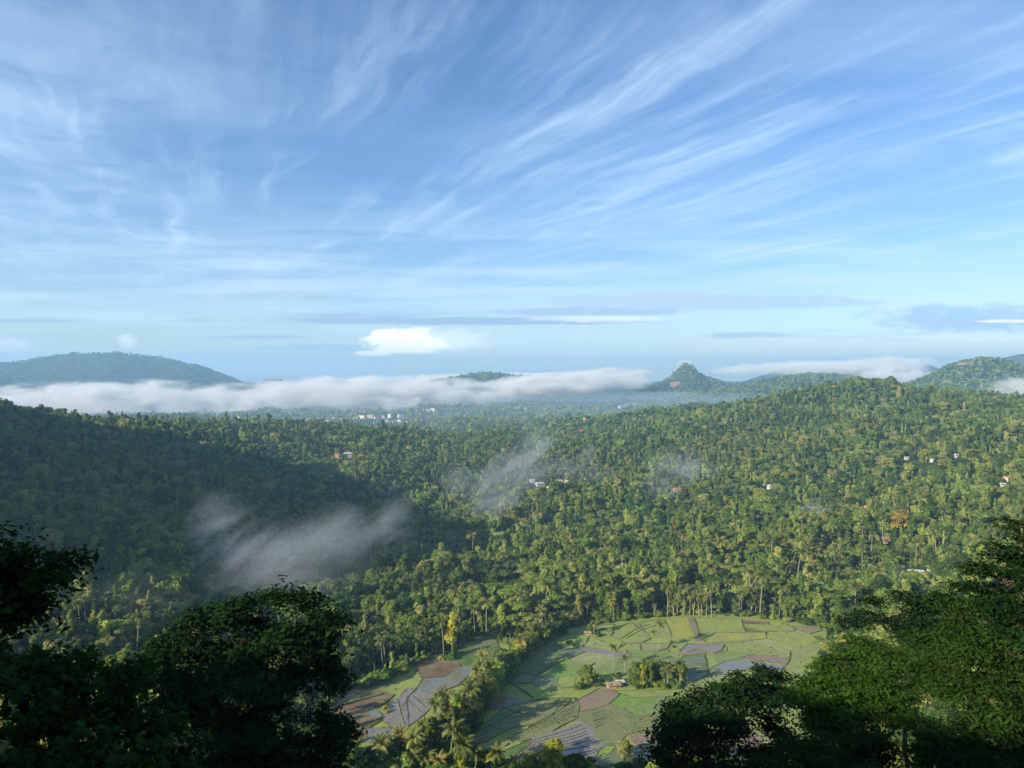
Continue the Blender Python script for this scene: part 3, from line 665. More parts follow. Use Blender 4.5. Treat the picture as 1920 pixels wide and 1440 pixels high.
# ------------------------------------------------------------------ paddy fields, bunds and ponds (z near 0)
def c1(*p): return [(1040+x/7.385, 1140+y/7.385) for x, y in p]
def c2(*p): return [(1280+x/6.857, 1140+y/6.857) for x, y in p]
def c3(*p): return [(840+x/5.143, 1160+y/5.143) for x, y in p]
def c4(*p): return [(1080+x/5.647, 1270+y/5.647) for x, y in p]
def c5(*p): return [(600+x/5.54, 1180+y/5.54) for x, y in p]
PLOTS = [
 ('paddy_green', c1((840,315),(1000,225),(1060,212),(1340,420),(1200,480),(1000,490),(780,395)), 'mid green paddy plot left of the pair of tall thin palms'),
 ('paddy_green', c1((1180,205),(1510,165),(1600,330),(1620,470),(1360,430),(1190,260)), 'green paddy plot behind the pair of tall thin palms'),
 ('dry_path', c1((1065,212),(1175,205),(1195,262),(1345,425),(1330,430)), 'narrow dry strip between two green plots below the palms'),
 ('paddy_yellow', c1((1515,165),(1830,130),(1910,370),(1640,470),(1600,330)), 'bright yellow ripening plot at the top of the fields'),
 ('paddy_green', c1((480,390),(880,560),(995,492),(780,395),(820,230),(600,250),(520,340)), 'light green sloping plot near the top left of the fields'),
 ('paddy_pale', c1((430,495),(485,400),(880,563),(980,590),(1010,628),(600,520)), 'pale narrow plot above the long water channel'),
 ('paddy_yellowgreen', c1((893,560),(930,500),(1180,503),(1200,592),(1000,590)), 'yellow green plot above the long green strip'),
 ('paddy_pale', c1((1185,500),(1340,500),(1600,490),(1560,560),(1420,600),(1205,595)), 'pale watery plot at the feet of the thin palms'),
 ('paddy_bright', c1((1020,603),(1430,610),(1560,572),(1610,680),(1300,690),(1062,680)), 'bright green strip below the thin palms'),
 ('mud_purple', c1((310,560),(340,515),(450,535),(760,590),(1010,632),(1060,685),(900,690),(700,645),(400,600)), 'long purplish flooded channel plot'),
 ('paddy_pale', c1((400,603),(690,650),(900,693),(780,740),(560,770),(230,710)), 'pale green plot under the flooded channel'),
 ('paddy_bright', c1((150,715),(540,773),(400,900),(300,960),(20,960),(-20,850)), 'bright green plot left of the palm grove'),
 ('paddy_green', c1((20,965),(300,965),(250,1110),(0,1100)), 'green plot just left of the dark trees at the grove'),
 ('paddy_bright', c1((1062,690),(1290,692),(1290,720),(1190,800),(1180,770),(930,768),(900,720)), 'green plot behind the lone palm of the grove'),
 ('paddy_bright', c1((540,850),(800,745),(1170,775),(1190,870),(900,900),(560,960)), 'deep green plot right behind the palm grove'),
 ('paddy_teal', [(1204,1252),(1225,1238),(1262,1232),(1282,1243),(1323,1253),(1328,1262),(1318,1272),(1298,1282),(1282,1289),(1264,1275),(1230,1262)], 'dark teal flooded plot right of the palm grove'),
 ('paddy_teal', c2((0,640),(60,610),(280,603),(300,700),(300,760),(0,800),(-60,720)), 'teal watery plot under the purple mud plot'),
 ('mud_pink', c2((70,130),(150,130),(210,330),(285,430),(170,430),(150,350)), 'pinkish strip between two dark bunds at the top of the fields'),
 ('paddy_green', c2((170,130),(740,150),(800,315),(430,320),(240,400),(210,330)), 'wide green plot in front of the palm row'),
 ('mud_brown', c2((760,150),(1100,185),(1090,212),(782,210)), 'thin brown strip at the forest edge'),
 ('paddy_green', c2((782,213),(1300,220),(1450,240),(1430,300),(1100,303),(790,248)), 'green strip at the forest edge on the right'),
 ('mud_brown', c2((792,252),(1090,312),(1060,320),(812,316)), 'small brown wedge under the forest edge strip'),
 ('paddy_yellow', c2((430,325),(1060,323),(1072,400),(700,438),(330,458),(300,430)), 'long yellow plot across the middle of the fields'),
 ('paddy_yellowgreen', c2((1100,320),(1250,308),(1520,470),(1500,530),(1400,530),(1082,402)), 'yellow green plot at the upper right of the fields'),
 ('paddy_yellowgreen', c2((1262,306),(1600,330),(1750,400),(1600,480),(1530,470)), 'yellowish plot below the scrubby corner'),
 ('dry_path', c2((1440,250),(1740,230),(1780,290),(1640,340),(1440,292)), 'dry brownish plot in the upper right corner'),
 ('paddy_pale', c2((790,430),(1070,407),(1390,535),(1380,580),(1200,550),(820,440)), 'pale long plot right of the yellow one'),
 ('mud_purple', c2((-30,560),(60,467),(520,475),(490,550),(400,580),(290,560),(180,538),(60,570)), 'purple flooded plot in the centre of the upper fields'),
 ('mud_pink', c2((-60,600),(180,542),(320,572),(280,598),(0,625)), 'pinkish mud strip below the purple plot'),
 ('paddy_green', c2((560,470),(780,432),(1380,583),(1370,638),(900,598),(580,556)), 'green plot with long bunds right of the purple one'),
 ('paddy_bright', c2((420,600),(570,560),(900,605),(740,645),(560,680),(440,690)), 'small bright green plot above the grey water'),
 ('mud_pink', c2((740,640),(900,608),(1380,645),(1320,740),(1100,708),(770,660)), 'pink mud plot beside the green crown'),
 ('water', c2((330,795),(560,690),(760,670),(1300,752),(1240,810),(1140,812),(880,785),(680,820),(460,790)), 'grey blue flooded paddy reflecting the sky'),
 ('paddy_pale', c2((370,870),(460,797),(690,825),(640,870),(850,920),(780,990),(560,950)), 'pale green plot below the grey water'),
 ('paddy_pale', c2((30,1000),(330,875),(420,960),(460,1040),(30,1050)), 'pale terraced plots right of the grove'),
 ('mud_pink', c4((-5,255),(20,245),(250,122),(400,140),(450,185),(370,290),(170,350),(30,372),(-10,320)), 'pink ploughed plot in front of the grove'),
 ('paddy_bright', c4((370,285),(480,172),(600,220),(1000,212),(1150,130),(1190,230),(1050,360),(940,400),(620,420),(500,345)), 'bright green plot in front of the grove'),
 ('paddy_green', c4((430,150),(640,148),(1140,132),(1000,208),(620,218)), 'thin green plot at the foot of the grove'),
 ('mud_pink', c4((540,600),(740,600),(900,650),(900,700),(620,720)), 'pinkish mud plot behind the small round tree'),
 ('water', c4((600,742),(880,712),(900,860),(760,880),(620,850)), 'pale flooded plots right of the small round tree'),
 ('water', c4((1400,330),(1520,350),(1560,470),(1350,480)), 'bright flooded plot seen between the dark branches'),
 ('water', c4((1560,482),(1800,522),(1900,590),(1650,592)), 'flooded plot seen through the dark branches'),
 ('mud_pink', c4((1560,610),(1960,640),(1980,850),(1640,830)), 'pink mud plots seen through the dark branches'),
 ('mud_brown', c3((330,810),(430,742),(550,765),(530,860),(350,905)), 'dark brown plot beside the tree row'),
 ('mud_purple', c3((543,770),(600,762),(820,790),(700,803),(540,862)), 'small flooded plot right of the dark brown one'),
 ('paddy_teal', c3((620,620),(700,530),(860,560),(780,620),(700,632)), 'small pale grey plot in the shade of the tree row'),
 ('paddy_teal', c3((865,562),(1060,570),(1040,640),(900,662),(800,622)), 'greyish wet plot beside the small pale one'),
 ('paddy_teal', c3((1080,300),(1250,290),(1320,322),(1180,382),(1080,372)), 'wet grey plot left of the flooded channel'),
 ('paddy_dark', c3((530,520),(760,300),(1060,180),(1090,290),(1070,390),(860,545),(700,520),(600,640)), 'green plot coloured darker as the shade of the tree row'),  # darker green stands in for the shadow beside the tree row
 ('paddy_stubble', c3((250,1110),(545,868),(860,803),(1170,792),(1060,900),(860,1010),(600,1060),(380,1180),(150,1230)), 'pale stubble terraces running down from the grove'),
 ('paddy_stubble', c3((1060,905),(1230,790),(1260,860),(1240,960),(980,1105),(700,1190),(560,1180),(860,1015)), 'narrow curving terraces beside the pink plot'),
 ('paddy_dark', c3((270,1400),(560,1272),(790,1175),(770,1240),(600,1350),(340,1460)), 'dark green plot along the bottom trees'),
 ('paddy_pale', c3((275,1288),(400,1235),(570,1192),(580,1222),(380,1298)), 'pale spindle shaped plot'),
 ('mud_purple', c3((770,1240),(800,1170),(980,1112),(1150,1060),(1240,1002),(1340,1012),(1410,1072),(1402,1172),(1500,1190),(1560,1250),(1500,1420),(1250,1470),(900,1470),(600,1400),(680,1320)), 'purple flooded terraces above the bottom trees'),
 ('paddy_stubble', c4((0,380),(180,352),(370,292),(500,348),(620,422),(940,402),(900,640),(740,598),(540,598),(460,700),(300,720),(280,655),(190,650),(200,560),(60,478),(0,465)), 'fine curving terraces below the bright green plot'),
 ('paddy_teal', c4((280,720),(460,705),(500,900),(300,960),(200,865)), 'teal plot around the lime green patch'),
 ('paddy_lime', c4((350,732),(420,735),(400,780),(330,835),(262,868),(232,858),(250,780)), 'small lime green seedling patch'),
 ('bare_soil', c5((140,760),(330,640),(600,470),(645,490),(580,600),(450,640),(330,705),(180,810)), 'reddish soil bank at the foot of the left slope'),
 ('mud_brown', c5((60,860),(230,800),(480,700),(620,640),(760,690),(640,800),(500,835),(500,920),(640,932),(480,1050),(470,1110),(520,1180),(300,1158),(60,1150)), 'brown mud flats around the ponds'),
 ('water', c5((500,850),(600,850),(640,890),(620,925),(560,928),(510,900)), 'small round pond on the mud flats'),
 ('water', c5((490,1050),(560,1030),(640,1030),(700,1018),(740,1050),(760,1090),(700,1150),(640,1172),(530,1182),(480,1120)), 'larger rounded pond at the foot of the mud flats'),
 ('paddy_teal', c5((110,1165),(190,1165),(190,1250),(100,1250)), 'small square plot left of the larger pond'),
 ('paddy_teal', c5((200,1165),(285,1165),(280,1250),(198,1250)), 'small square plot between two others by the pond'),
 ('paddy_teal', c5((296,1168),(385,1168),(380,1250),(292,1250)), 'small square plot nearest the larger pond'),
 ('paddy_teal', c5((60,1262),(220,1262),(190,1400),(20,1420)), 'flooded plot beside the big dark tree'),
 ('mud_purple', c5((660,840),(800,720),(900,622),(1000,640),(890,715),(905,800),(920,1000),(800,1070),(740,1010),(655,960)), 'blue grey flooded plot left of the curved bund'),
 ('mud_purple', c5((1005,640),(1190,682),(1180,800),(1000,950),(925,1000),(905,800),(895,718)), 'blue grey flooded plot right of the curved bund'),
 ('water', c5((1005,632),(1060,522),(1300,500),(1430,400),(1600,385),(1640,420),(1500,520),(1430,580),(1190,675)), 'flooded paddy winding behind the tree row'),
 ('mud_brown', c5((1000,330),(1250,262),(1400,300),(1455,380),(1300,490),(1070,515),(1010,440)), 'brown ploughed plot veiled by mist'),
 ('meadow', [(838,1240),(862,1212),(885,1202),(925,1196),(935,1215),(918,1240),(880,1250)], 'small meadow behind the tree row'),
]
def fill_poly(pts, z, name, m, label):
    from mathutils.geometry import tessellate_polygon
    W = [at0(x, y) for x, y in pts]
    # round the outline a little and jitter it so that edges are not ruler-straight
    out = []
    for i in range(len(W)):
        a_, b_ = W[i], W[(i+1) % len(W)]; L = math.hypot(a_[0]-b_[0], a_[1]-b_[1]); k = max(2, int(L/3.0))
        for j in range(k):
            t = j/k; x = a_[0]*(1-t)+b_[0]*t; y = a_[1]*(1-t)+b_[1]*t
            out.append((x, y))
    A = np.array(out); B = A.copy()
    B = (B-B.mean(0))*1.03+B.mean(0)
    B[:, 0] += 0.5*fbm(B[:, 0]/7, B[:, 1]/7, 2, 77); B[:, 1] += 0.5*fbm(B[:, 0]/7+9, B[:, 1]/7, 2, 78)
    V = [Vector((x, y, z)) for x, y in B]; tri = tessellate_polygon([V]); n_ = len(V)
    b = MB(); faces = []
    for t in tri:
        e = (V[t[1]]-V[t[0]]).cross(V[t[2]]-V[t[0]]); faces.append(t if e.z > 0 else t[::-1])
    b.poly([tuple(v_) for v_ in V]+[(v_.x, v_.y, z-0.3) for v_ in V], faces)
    b.f += [(i, (i+1) % n_, (i+1) % n_+n_, i+n_) for i in range(n_)]
    o = b.build(name, m); tag(o, label, 'paddy field', kind='structure'); return B
BUNDS = MB()
def ribbon(b, P_, w_, h, z0=0.0, closed=False):
    n_ = len(P_); prev = []
    for i in range(n_):
        p0 = P_[i-1] if (i or closed) else P_[i]; p1 = P_[(i+1) % n_] if (i < n_-1 or closed) else P_[i]
        tx, ty_ = p1[0]-p0[0], p1[1]-p0[1]; L = math.hypot(tx, ty_)+1e-6; nx_, ny_ = -ty_/L, tx/L
        x, y = P_[i]; ww = w_*(0.75+0.5*random.random()); k = len(b.v)
        b.v += [(x-nx_*ww, y-ny_*ww, z0-0.15), (x-nx_*ww*0.45, y-ny_*ww*0.45, z0+h), (x+nx_*ww*0.45, y+ny_*ww*0.45, z0+h*0.9), (x+nx_*ww, y+ny_*ww, z0-0.15)]; prev.append(k)
    for i in range(n_-1+(1 if closed else 0)):
        a_, c_ = prev[i], prev[(i+1) % n_]
        for j in range(3): b.f.append((a_+j, c_+j, c_+j+1, a_+j+1))
# base sheet of grassy field under the plots
bx_, by_ = np.meshgrid(np.linspace(-110, 225, 200), np.linspace(236, 466, 140)); sd = field_sdf(bx_, by_)
id_ = np.arange(bx_.size).reshape(bx_.shape); qq = np.stack([id_[:-1,:-1].ravel(), id_[:-1,1:].ravel(), id_[1:,1:].ravel(), id_[1:,:-1].ravel()], 1)
keep = (sd.ravel()[qq] < 5).all(1)
tag(link(bpy.data.objects.new('field', np_mesh('field', np.stack([bx_.ravel(), by_.ravel(), np.full(bx_.size, 0.0)], 1), [qq[keep]], [MATS['paddy_green']]))), 'grassy floor of the valley between the paddy plots', 'field', kind='structure')
for i, (mn, pts, lb) in enumerate(PLOTS):
    z = 0.09+0.004*i + (0.05 if mn in ('paddy_lime', 'water') and i > 30 else 0)
    B = fill_poly(pts, z, 'pond' if 'pond' in lb else 'rice_paddy', MATS[mn], lb)
    k0 = 0
    while k0 < len(B):
        k1 = k0+random.randint(5, 16)
        if random.random() < 0.62: ribbon(BUNDS, [tuple(p) for p in B[k0:k1+1]], 0.26, 0.4, 0.05) if len(B[k0:k1+1]) > 2 else None
        k0 = k1
def line(pts, w_=0.32, h=0.42):
    W = np.array([at0(*p)[:2] for p in pts]); out = []
    for i in range(len(W)-1):
        k = max(2, int(np.linalg.norm(W[i+1]-W[i])/2.5))
        for j in range(k): out.append(W[i]*(1-j/k)+W[i+1]*j/k)
    out.append(W[-1]); A = np.array(out)
    for _ in range(6): A[1:-1] = (A[:-2]+2*A[1:-1]+A[2:])/4
    ribbon(BUNDS, [tuple(p) for p in A], w_, h, 0.12)
def family(lo, hi, n_, w_=0.28, h=0.36, jit=1.0):
    """terrace edges interpolated between two curves given with the same number of points"""
    for i in range(n_):
        t = (i+0.5)/n_+random.uniform(-0.25, 0.25)/n_; line([(a_[0]*(1-t)+b_[0]*t, a_[1]*(1-t)+b_[1]*t+random.uniform(-jit, jit)) for a_, b_ in zip(lo, hi)], w_, h)
family(c3((640,1330),(900,1300),(1150,1260),(1380,1190)), c3((820,1175),(980,1125),(1180,1065),(1290,1015)), 6)
family(c3((600,1440),(950,1450),(1250,1420),(1520,1330)), c3((640,1330),(900,1300),(1150,1260),(1460,1200)), 4)
family(c3((180,1240),(420,1140),(640,1040),(900,950)), c3((500,920),(640,870),(800,830),(1000,810)), 6, 0.22, 0.28)
family(c3((560,1170),(760,1120),(960,1060),(1200,960)), c3((860,1000),(980,930),(1120,860),(1230,800)), 6, 0.22, 0.28)
family(c4((200,560),(330,480),(440,560),(600,600)), c4((180,370),(380,310),(470,400),(640,440)), 8, 0.2, 0.3)
family(c4((600,600),(720,590),(820,580),(900,560)), c4((640,430),(740,430),(860,420),(960,410)), 5, 0.2, 0.3)
family(c2((0,900),(120,870),(240,850),(300,830)), c2((0,700),(100,700),(200,700),(300,700)), 5, 0.2, 0.22)
family(c2((30,1050),(200,1050),(350,1050),(450,1040)), c2((200,930),(300,930),(380,930),(450,950)), 4, 0.25, 0.3)
family(c1((1100,400),(1250,330),(1400,300),(1580,260)), c1((830,440),(950,330),(1050,240),(1170,215)), 2, 0.18, 0.25)
family(c2((700,440),(900,450),(1150,500),(1380,560)), c2((580,560),(850,600),(1100,620),(1370,640)), 3, 0.18, 0.25)
family(c5((660,960),(740,900),(800,840),(870,760)), c5((740,1010),(820,960),(890,900),(905,800)), 2, 0.2, 0.25)
family(c5((300,1100),(360,1050),(450,1010),(560,960)), c5((150,900),(250,870),(380,840),(490,860)), 3, 0.2, 0.25)
family(c4((620,850),(700,860),(800,870),(870,850)), c4((620,740),(700,730),(800,720),(870,720)), 3, 0.3, 0.35)
for P_ in [c4((760,720),(790,790),(860,850)), c4((680,730),(720,800),(700,860)), c4((1560,680),(1700,700),(1900,740)), c4((1600,760),(1750,740),(1950,790)), c4((1700,610),(1740,700),(1700,830)),
           c5((1070,500),(1040,580),(1000,632),(890,712),(900,800),(920,920)), c5((805,740),(830,800),(835,900),(880,1000)), c5((1000,632),(1100,660),(1190,680)), c5((960,700),(1040,760),(1090,820)), c5((905,730),(960,800),(1040,860)),
           c5((640,930),(560,980),(380,1030),(360,1150)), c5((480,1120),(500,1160),(560,1200)), c5((60,1255),(200,1252),(380,1255)), c5((100,1400),(200,1330),(260,1280)),
           c3((860,800),(700,880),(560,960),(250,1110)), c1((0,700),(150,715),(540,775)), c1((0,1105),(200,1120),(260,1100)), c2((650,480),(680,510),(900,560),(1380,640)), c1((540,320),(700,300),(960,240)),
           c3((500,560),(640,640),(820,760)), c3((860,560),(960,480),(1140,390)), c3((820,790),(1000,770),(1230,770)), c3((560,870),(700,940),(850,930))]: line(P_, 0.36, 0.45)
_bv = np.array(BUNDS.v)[1::4]; _k = rng.choice(len(_bv), min(2200, len(_bv)), replace=False); TUFT = np.concatenate([_bv[_k]+rng.normal(0, 0.35, (len(_k), 3))*[1, 1, 0], ])
_k2 = rng.uniform(size=(700, 2)); _tx = -100+_k2[:, 0]*300; _ty = 240+_k2[:, 1]*220; _ok = field_sdf(_tx, _ty) < -3; TUFT = np.concatenate([TUFT, np.stack([_tx[_ok], _ty[_ok], np.full(_ok.sum(), 0.2)], 1)]); TUFT[:, 2] = 0.1
_ts = rng.uniform(0.04, 0.11, len(TUFT)); _sp = np.zeros((len(TUFT), 3)); _sp[:, 2] = rng.uniform(0, 6.28, len(TUFT))
scatter('weeds', 'tufts of weeds growing along the earth banks between the paddies', 'weeds', TUFT, rng.integers(8, 10, len(TUFT)), _sp, np.stack([_ts*1.5, _ts*1.5, _ts], 1), forest_col)
tag(BUNDS.build('bund_paths', MATS['bund']), 'low dark earth banks edging the paddy plots', 'path', kind='structure')

# ------------------------------------------------------------------ placing the trees
FGL = [(-400,960),(140,1000),(150,1090),(60,1180),(200,1230),(300,1180),(420,1110),(520,1100),(650,1150),(660,1260),(640,1440),(600,1600),(-400,1600)]
FGR = [(1225,1460),(1200,1400),(1300,1290),(1400,1260),(1480,1240),(1500,1180),(1620,1110),(1780,1060),(1830,960),(2400,900),(2400,1600),(1225,1600)]
def inpx(px, py, poly): return inside(np.asarray(px, float), np.asarray(py, float), poly)
pts = []; kinds = []; scl = []
HP = [hit(h[0], h[1]) for h in HOUSES]
for h, p in zip(HOUSES, HP):
    r = max(h[2], h[3])*0.5+4.5; dd = math.hypot(p[0], p[1]); ux, uy = p[0]/dd, p[1]/dd
    CLEAR.append((p[0], p[1], r))
    for k_ in range(1, 6): CLEAR.append((p[0]-ux*(r*0.5+6.5*k_), p[1]-uy*(r*0.5+6.5*k_), r*(0.75-0.07*k_)))
for q, r_ in [((1715,870),22), ((1700,880),18), ((1735,880),16), ((1590,800),14), ((1580,805),12)]:
    p = hit(*q); CLEAR.append((p[0], p[1], r_))
CL = np.array(CLEAR)
for q in [(600,789),(626,788),(668,788),(694,784),(731,784),(752,783),(712,786),(807,773),(866,782),(976,769),(1071,783),(1176,762),(408,795),(446,792),(745,795),(1095,787),(935,790)]:
    p = hit(q[0], q[1]+4, 1500); CLEAR.append((p[0], p[1], 22)); CLEAR.append((p[0]*0.985, p[1]*0.985, 24)); CLEAR.append((p[0]*0.97, p[1]*0.97, 22))
CL = np.array(CLEAR)
def grid_pts(d0, d1, s_):
    xs = np.arange(-d1*0.86, d1*0.86, s_); ys = np.arange(d0, d1, s_); X, Y = np.meshgrid(xs, ys); X = X.ravel(); Y = Y.ravel()
    X = X+rng.uniform(-.48, .48, X.shape)*s_; Y = Y+rng.uniform(-.48, .48, Y.shape)*s_
    k = (np.abs(X) < Y*0.80+25); return X[k], Y[k]
def visible(x, y, z, slack=3.0):
    ok = np.ones(len(x), bool)
    for t in np.linspace(0.12, 0.97, 34):
        ok &= Hg(x*t, y*t) < (CAMZ+(z-CAMZ)*t)+slack
    return ok
SETS = []
for d0, d1, s_ in [(60, 800, 5.1), (800, 1500, 5.9), (1500, 2100, 7.8), (2100, 3400, 10.5)]:
    X, Y = grid_pts(d0, d1, s_); Z = Hg(X, Y); sd = field_sdf(X, Y)
    ok = sd > 3.0
    for cx_, cy_, r_ in CL: ok &= np.hypot(X-cx_, Y-cy_) > r_
    X, Y, Z, sd = X[ok], Y[ok], Z[ok], sd[ok]
    ok = visible(X, Y, Z+13); X, Y, Z, sd = X[ok], Y[ok], Z[ok], sd[ok]
    PX = CX+F*X/Y; PYt = HY-F*(Z+13-CAMZ)/Y
    near = Y < 300
    fg = inpx(PX, PYt+10, FGL) | inpx(PX, PYt+10, FGR)
    ok = ~near | (PYt > 1465) | (fg & (Y > 110) & (PX < 700)) | (inpx(PX, PYt-45, FGR) & (Y > 110) & (PX > 700)) | ((PX > 1950) & (Y > 110)) | ((PYt > 1395) & (PX > 640) & (PX < 1110) & (Y > 236)); X, Y, Z, sd = X[ok], Y[ok], Z[ok], sd[ok]
    SETS.append((X, Y, Z, sd, np.full(len(X), s_)))
X, Y, Z, sd, S_ = [np.concatenate(a_) for a_ in zip(*SETS)]
n_ = len(X); pal = fbm(X/110, Y/110, 3, 91); big = fbm(X/170, Y/170, 3, 95)
pr = rng.random(n_)
low = sst((70-Z)/60)
ppalm = np.clip(0.02+0.045*low+0.3*pal*low, 0.008, 0.3)*(Y > 300)*np.where(sd < 20, 1.5, 1.0)*np.where(Y > 1500, 0.4, 1)
ispalm = pr < ppalm
kind = rng.choice(10, n_, p=[.17, .17, .15, .13, .12, .07, .05, .05, .05, .04])
edge = (sd < 10) & (rng.random(n_) < 0.7); kind = np.where(edge, rng.choice([8, 9, 10, 11], n_), kind)
size = rng.lognormal(0.0, 0.34, n_)*(1+0.40*big)*np.where(S_ < 5.5, 0.70, np.where(S_ < 6.5, 0.62, np.where(S_ < 8, 0.68, 0.8)))
size = np.clip(size, 0.36, 1.7)*np.where(ispalm, 0.98, 1); size = np.where(kind >= 8, size*1.0, size)
ridge_dark = 1.0
# explicit trees: (px, py of the foot, kind, size)
EX = []
def ex(px, py, kd, s_, d=None):
    x, y, z = at0(px, py) if d is None else atD(px, py, d); EX.append((x, y, H1(x, y), kd, s_))
row = [(1072,1172),(1040,1190),(1012,1208),(988,1228),(965,1245),(945,1262),(925,1285),(903,1312),(885,1338),(868,1362),(845,1390),(815,1415),(780,1438),(740,1460),(700,1478),(660,1490),(620,1500)]
for i in range(len(row)-1):
    for k_ in range(20 if i > 7 else 14):
        t = random.random(); wd = 15+i*1.9; x = row[i][0]*(1-t)+row[i+1][0]*t+random.uniform(-wd*0.62, wd*0.55)+i*0.8; y = row[i][1]*(1-t)+row[i+1][1]*t+random.uniform(-8, 4)
        ex(x, y, random.choice(['palm1','palm2','palm3','broad1','broad2','broad3','tall1','tall2','broad1','bush1','bush2','broad2']), random.uniform(0.75, 1.12)*(0.85 if i < 5 else 1.0))
for x in range(1192, 1282, 6):
    ex(x+random.uniform(-2, 2), 1289+random.uniform(-2, 2), random.choice(['banana1','banana2','palm2','bush1','tall1','slender1','bush2']), random.uniform(0.7, 1.0))
    ex(x+random.uniform(-3, 3), 1281+random.uniform(-3, 3), random.choice(['palm2','palm1','palm2','tall2','broad2']), random.uniform(0.6, 0.85))
    ex(x+random.uniform(-3, 3), 1274+random.uniform(-3, 3), random.choice(['palm2','broad1','tall1']), random.uniform(0.5, 0.75))
for x, y, kd, s_ in [(1098,1288,'broad2',0.85),(1086,1292,'bush1',0.8),(1107,1280,'bush2',0.8),(1118,1288,'banana1',0.9),(1130,1284,'bush1',0.6),(1138,1286,'banana2',0.9),(1150,1283,'palm2',0.55),(1158,1280,'bush2',0.7),(1149,1258,'palm1',0.78),(1171,1264,'palm2',0.7),(1120,1275,'banana1',1.0),(1176,1282,'banana2',1.0),(1184,1286,'banana1',1.0),
                       (1224,1219,'palm3',0.72),(1235,1219,'palm3',0.86),(1113,1190,'palm2',0.8),(1107,1187,'broad1',0.5),(1122,1193,'bush1',0.6),(1068,1208,'bush2',0.55),(1074,1210,'bush1',0.5),(1258,1206,'banana1',0.6),(1262,1214,'bush1',0.35),
                       (1170,1418,'broad3',0.62),(1166,1445,'bush1',0.8),(1183,1448,'bush2',0.8),(1199,1450,'broad1',0.55),(1215,1452,'bush1',0.9),(1050,1475,'broad1',1.0),(1085,1472,'tall1',0.7),(1065,1480,'broad2',0.9),(998,1470,'palm2',0.9),(985,1478,'palm1',0.75),(1010,1478,'bush1',0.9),(868,1475,'broad3',0.9),(850,1470,'bush2',1.1),(890,1480,'broad2',0.8),(925,1480,'bush1',1.2),(945,1478,'bush2',1.1),(965,1482,'banana1',1.4),
                       (722,1330,'bush1',0.6),(727,1336,'bush2',0.5),(720,1278,'bush1',1.4),(735,1270,'bush2',1.3),(705,1282,'bush2',1.2),(690,1290,'bush1',1.1),(760,1262,'bush2',1.0),
                       (1560,1195,'bush1',1.2),(1548,1218,'bush2',1.3),(1562,1228,'broad1',0.7),(1575,1215,'broad2',0.8),(1545,1235,'bush1',1.0),(1535,1205,'banana1',1.2),(1552,1200,'slender1',0.6),(1580,1190,'broad3',0.8)]: ex(x, y, kd, s_)
for x in list(range(1255, 1345, 9))+[1150, 1143, 1392, 1388]:      # palm row with bare trunks at the head of the fields
    ex(x+random.uniform(-3, 3), 1156+random.uniform(-2.5, 2) if x < 1380 else 1153, random.choice(['palm3', 'palm1', 'palm1']), random.uniform(0.85, 1.05))
_f = [np.array(p) for p in FIELD_PX]       # low growth hugging the rim of the fields
for i in range(len(_f)):
    a_, b_ = _f[i], _f[(i+1) % len(_f)]
    if min(a_[1], b_[1]) > 1440: continue
    for k_ in range(max(1, int(np.hypot(*(a_-b_))/4))):
        t = random.random(); q = a_*(1-t)+b_*t; ex(q[0]+random.uniform(-2, 2), q[1]+random.uniform(-3.5, 0.5), random.choice(['bush1', 'bush2', 'banana1', 'banana2', 'bush1', 'slender1']), random.uniform(0.45, 0.95))
for x in range(660, 1000, 13): ex(x+random.uniform(-5, 5), 1500+random.uniform(-6, 12), random.choice(['broad1','broad2','palm1','palm3','palm2','tall1','bush1','banana1','broad3']), random.uniform(0.95, 1.45))
KI = FK+PK
# the wooded shoulder of the camera hill just outside the view on the left: its trees throw the long shadows over the paddies
for k_ in range(150):
    nn_ = random.uniform(100, 205); ss_ = random.uniform(-110, 20); x = ss_*0.809-nn_*0.588; y = ss_*0.588+nn_*0.809
    if x < -0.78*y: EX.append((x, y, H1(x, y), random.choice(['tall1', 'broad1', 'broad2', 'palm3', 'umbrella1', 'slender1']), random.uniform(1.0, 1.9)))
exi = np.array([KI.index(e[3]) for e in EX]); EXA = np.array([(e[0], e[1], e[2], e[4]) for e in EX])
kk = np.where(ispalm, 12+rng.integers(0, 3, n_), kind)
AX = np.concatenate([X, EXA[:, 0]]); AY = np.concatenate([Y, EXA[:, 1]]); AZ_ = np.concatenate([Z, EXA[:, 2]])-0.3
AK = np.concatenate([kk, exi]); AS = np.concatenate([size, EXA[:, 3]]); isex = np.concatenate([np.zeros(n_, bool), np.ones(len(EX), bool)])
spin = np.zeros((len(AX), 3)); spin[:, 2] = rng.uniform(0, 6.283, len(AX)); spin[:, 0] = rng.normal(0, .04, len(AX)); spin[:, 1] = rng.normal(0, .04, len(AX))
SC = np.stack([AS*rng.uniform(0.88, 1.15, len(AX)), AS*rng.uniform(0.88, 1.15, len(AX)), AS*rng.uniform(0.85, 1.2, len(AX))], 1)
# individuals: the nearest ones that the photo shows
hgt = np.array([11, 11, 11, 14, 14, 14, 11, 11, 5, 5, 4, 4, 13, 10, 15.5])[AK]*AS
PX = CX+F*AX/AY; PYm = HY-F*(AZ_+hgt*0.75-CAMZ)/AY
showing = (PX > 4) & (PX < 1916) & (PYm < 1436) & ~inpx(PX, PYm, FGL) & ~inpx(PX, PYm, FGR)
showing &= visible(AX, AY, AZ_+hgt*0.6, 0.5)
dist = np.hypot(AX, AY)
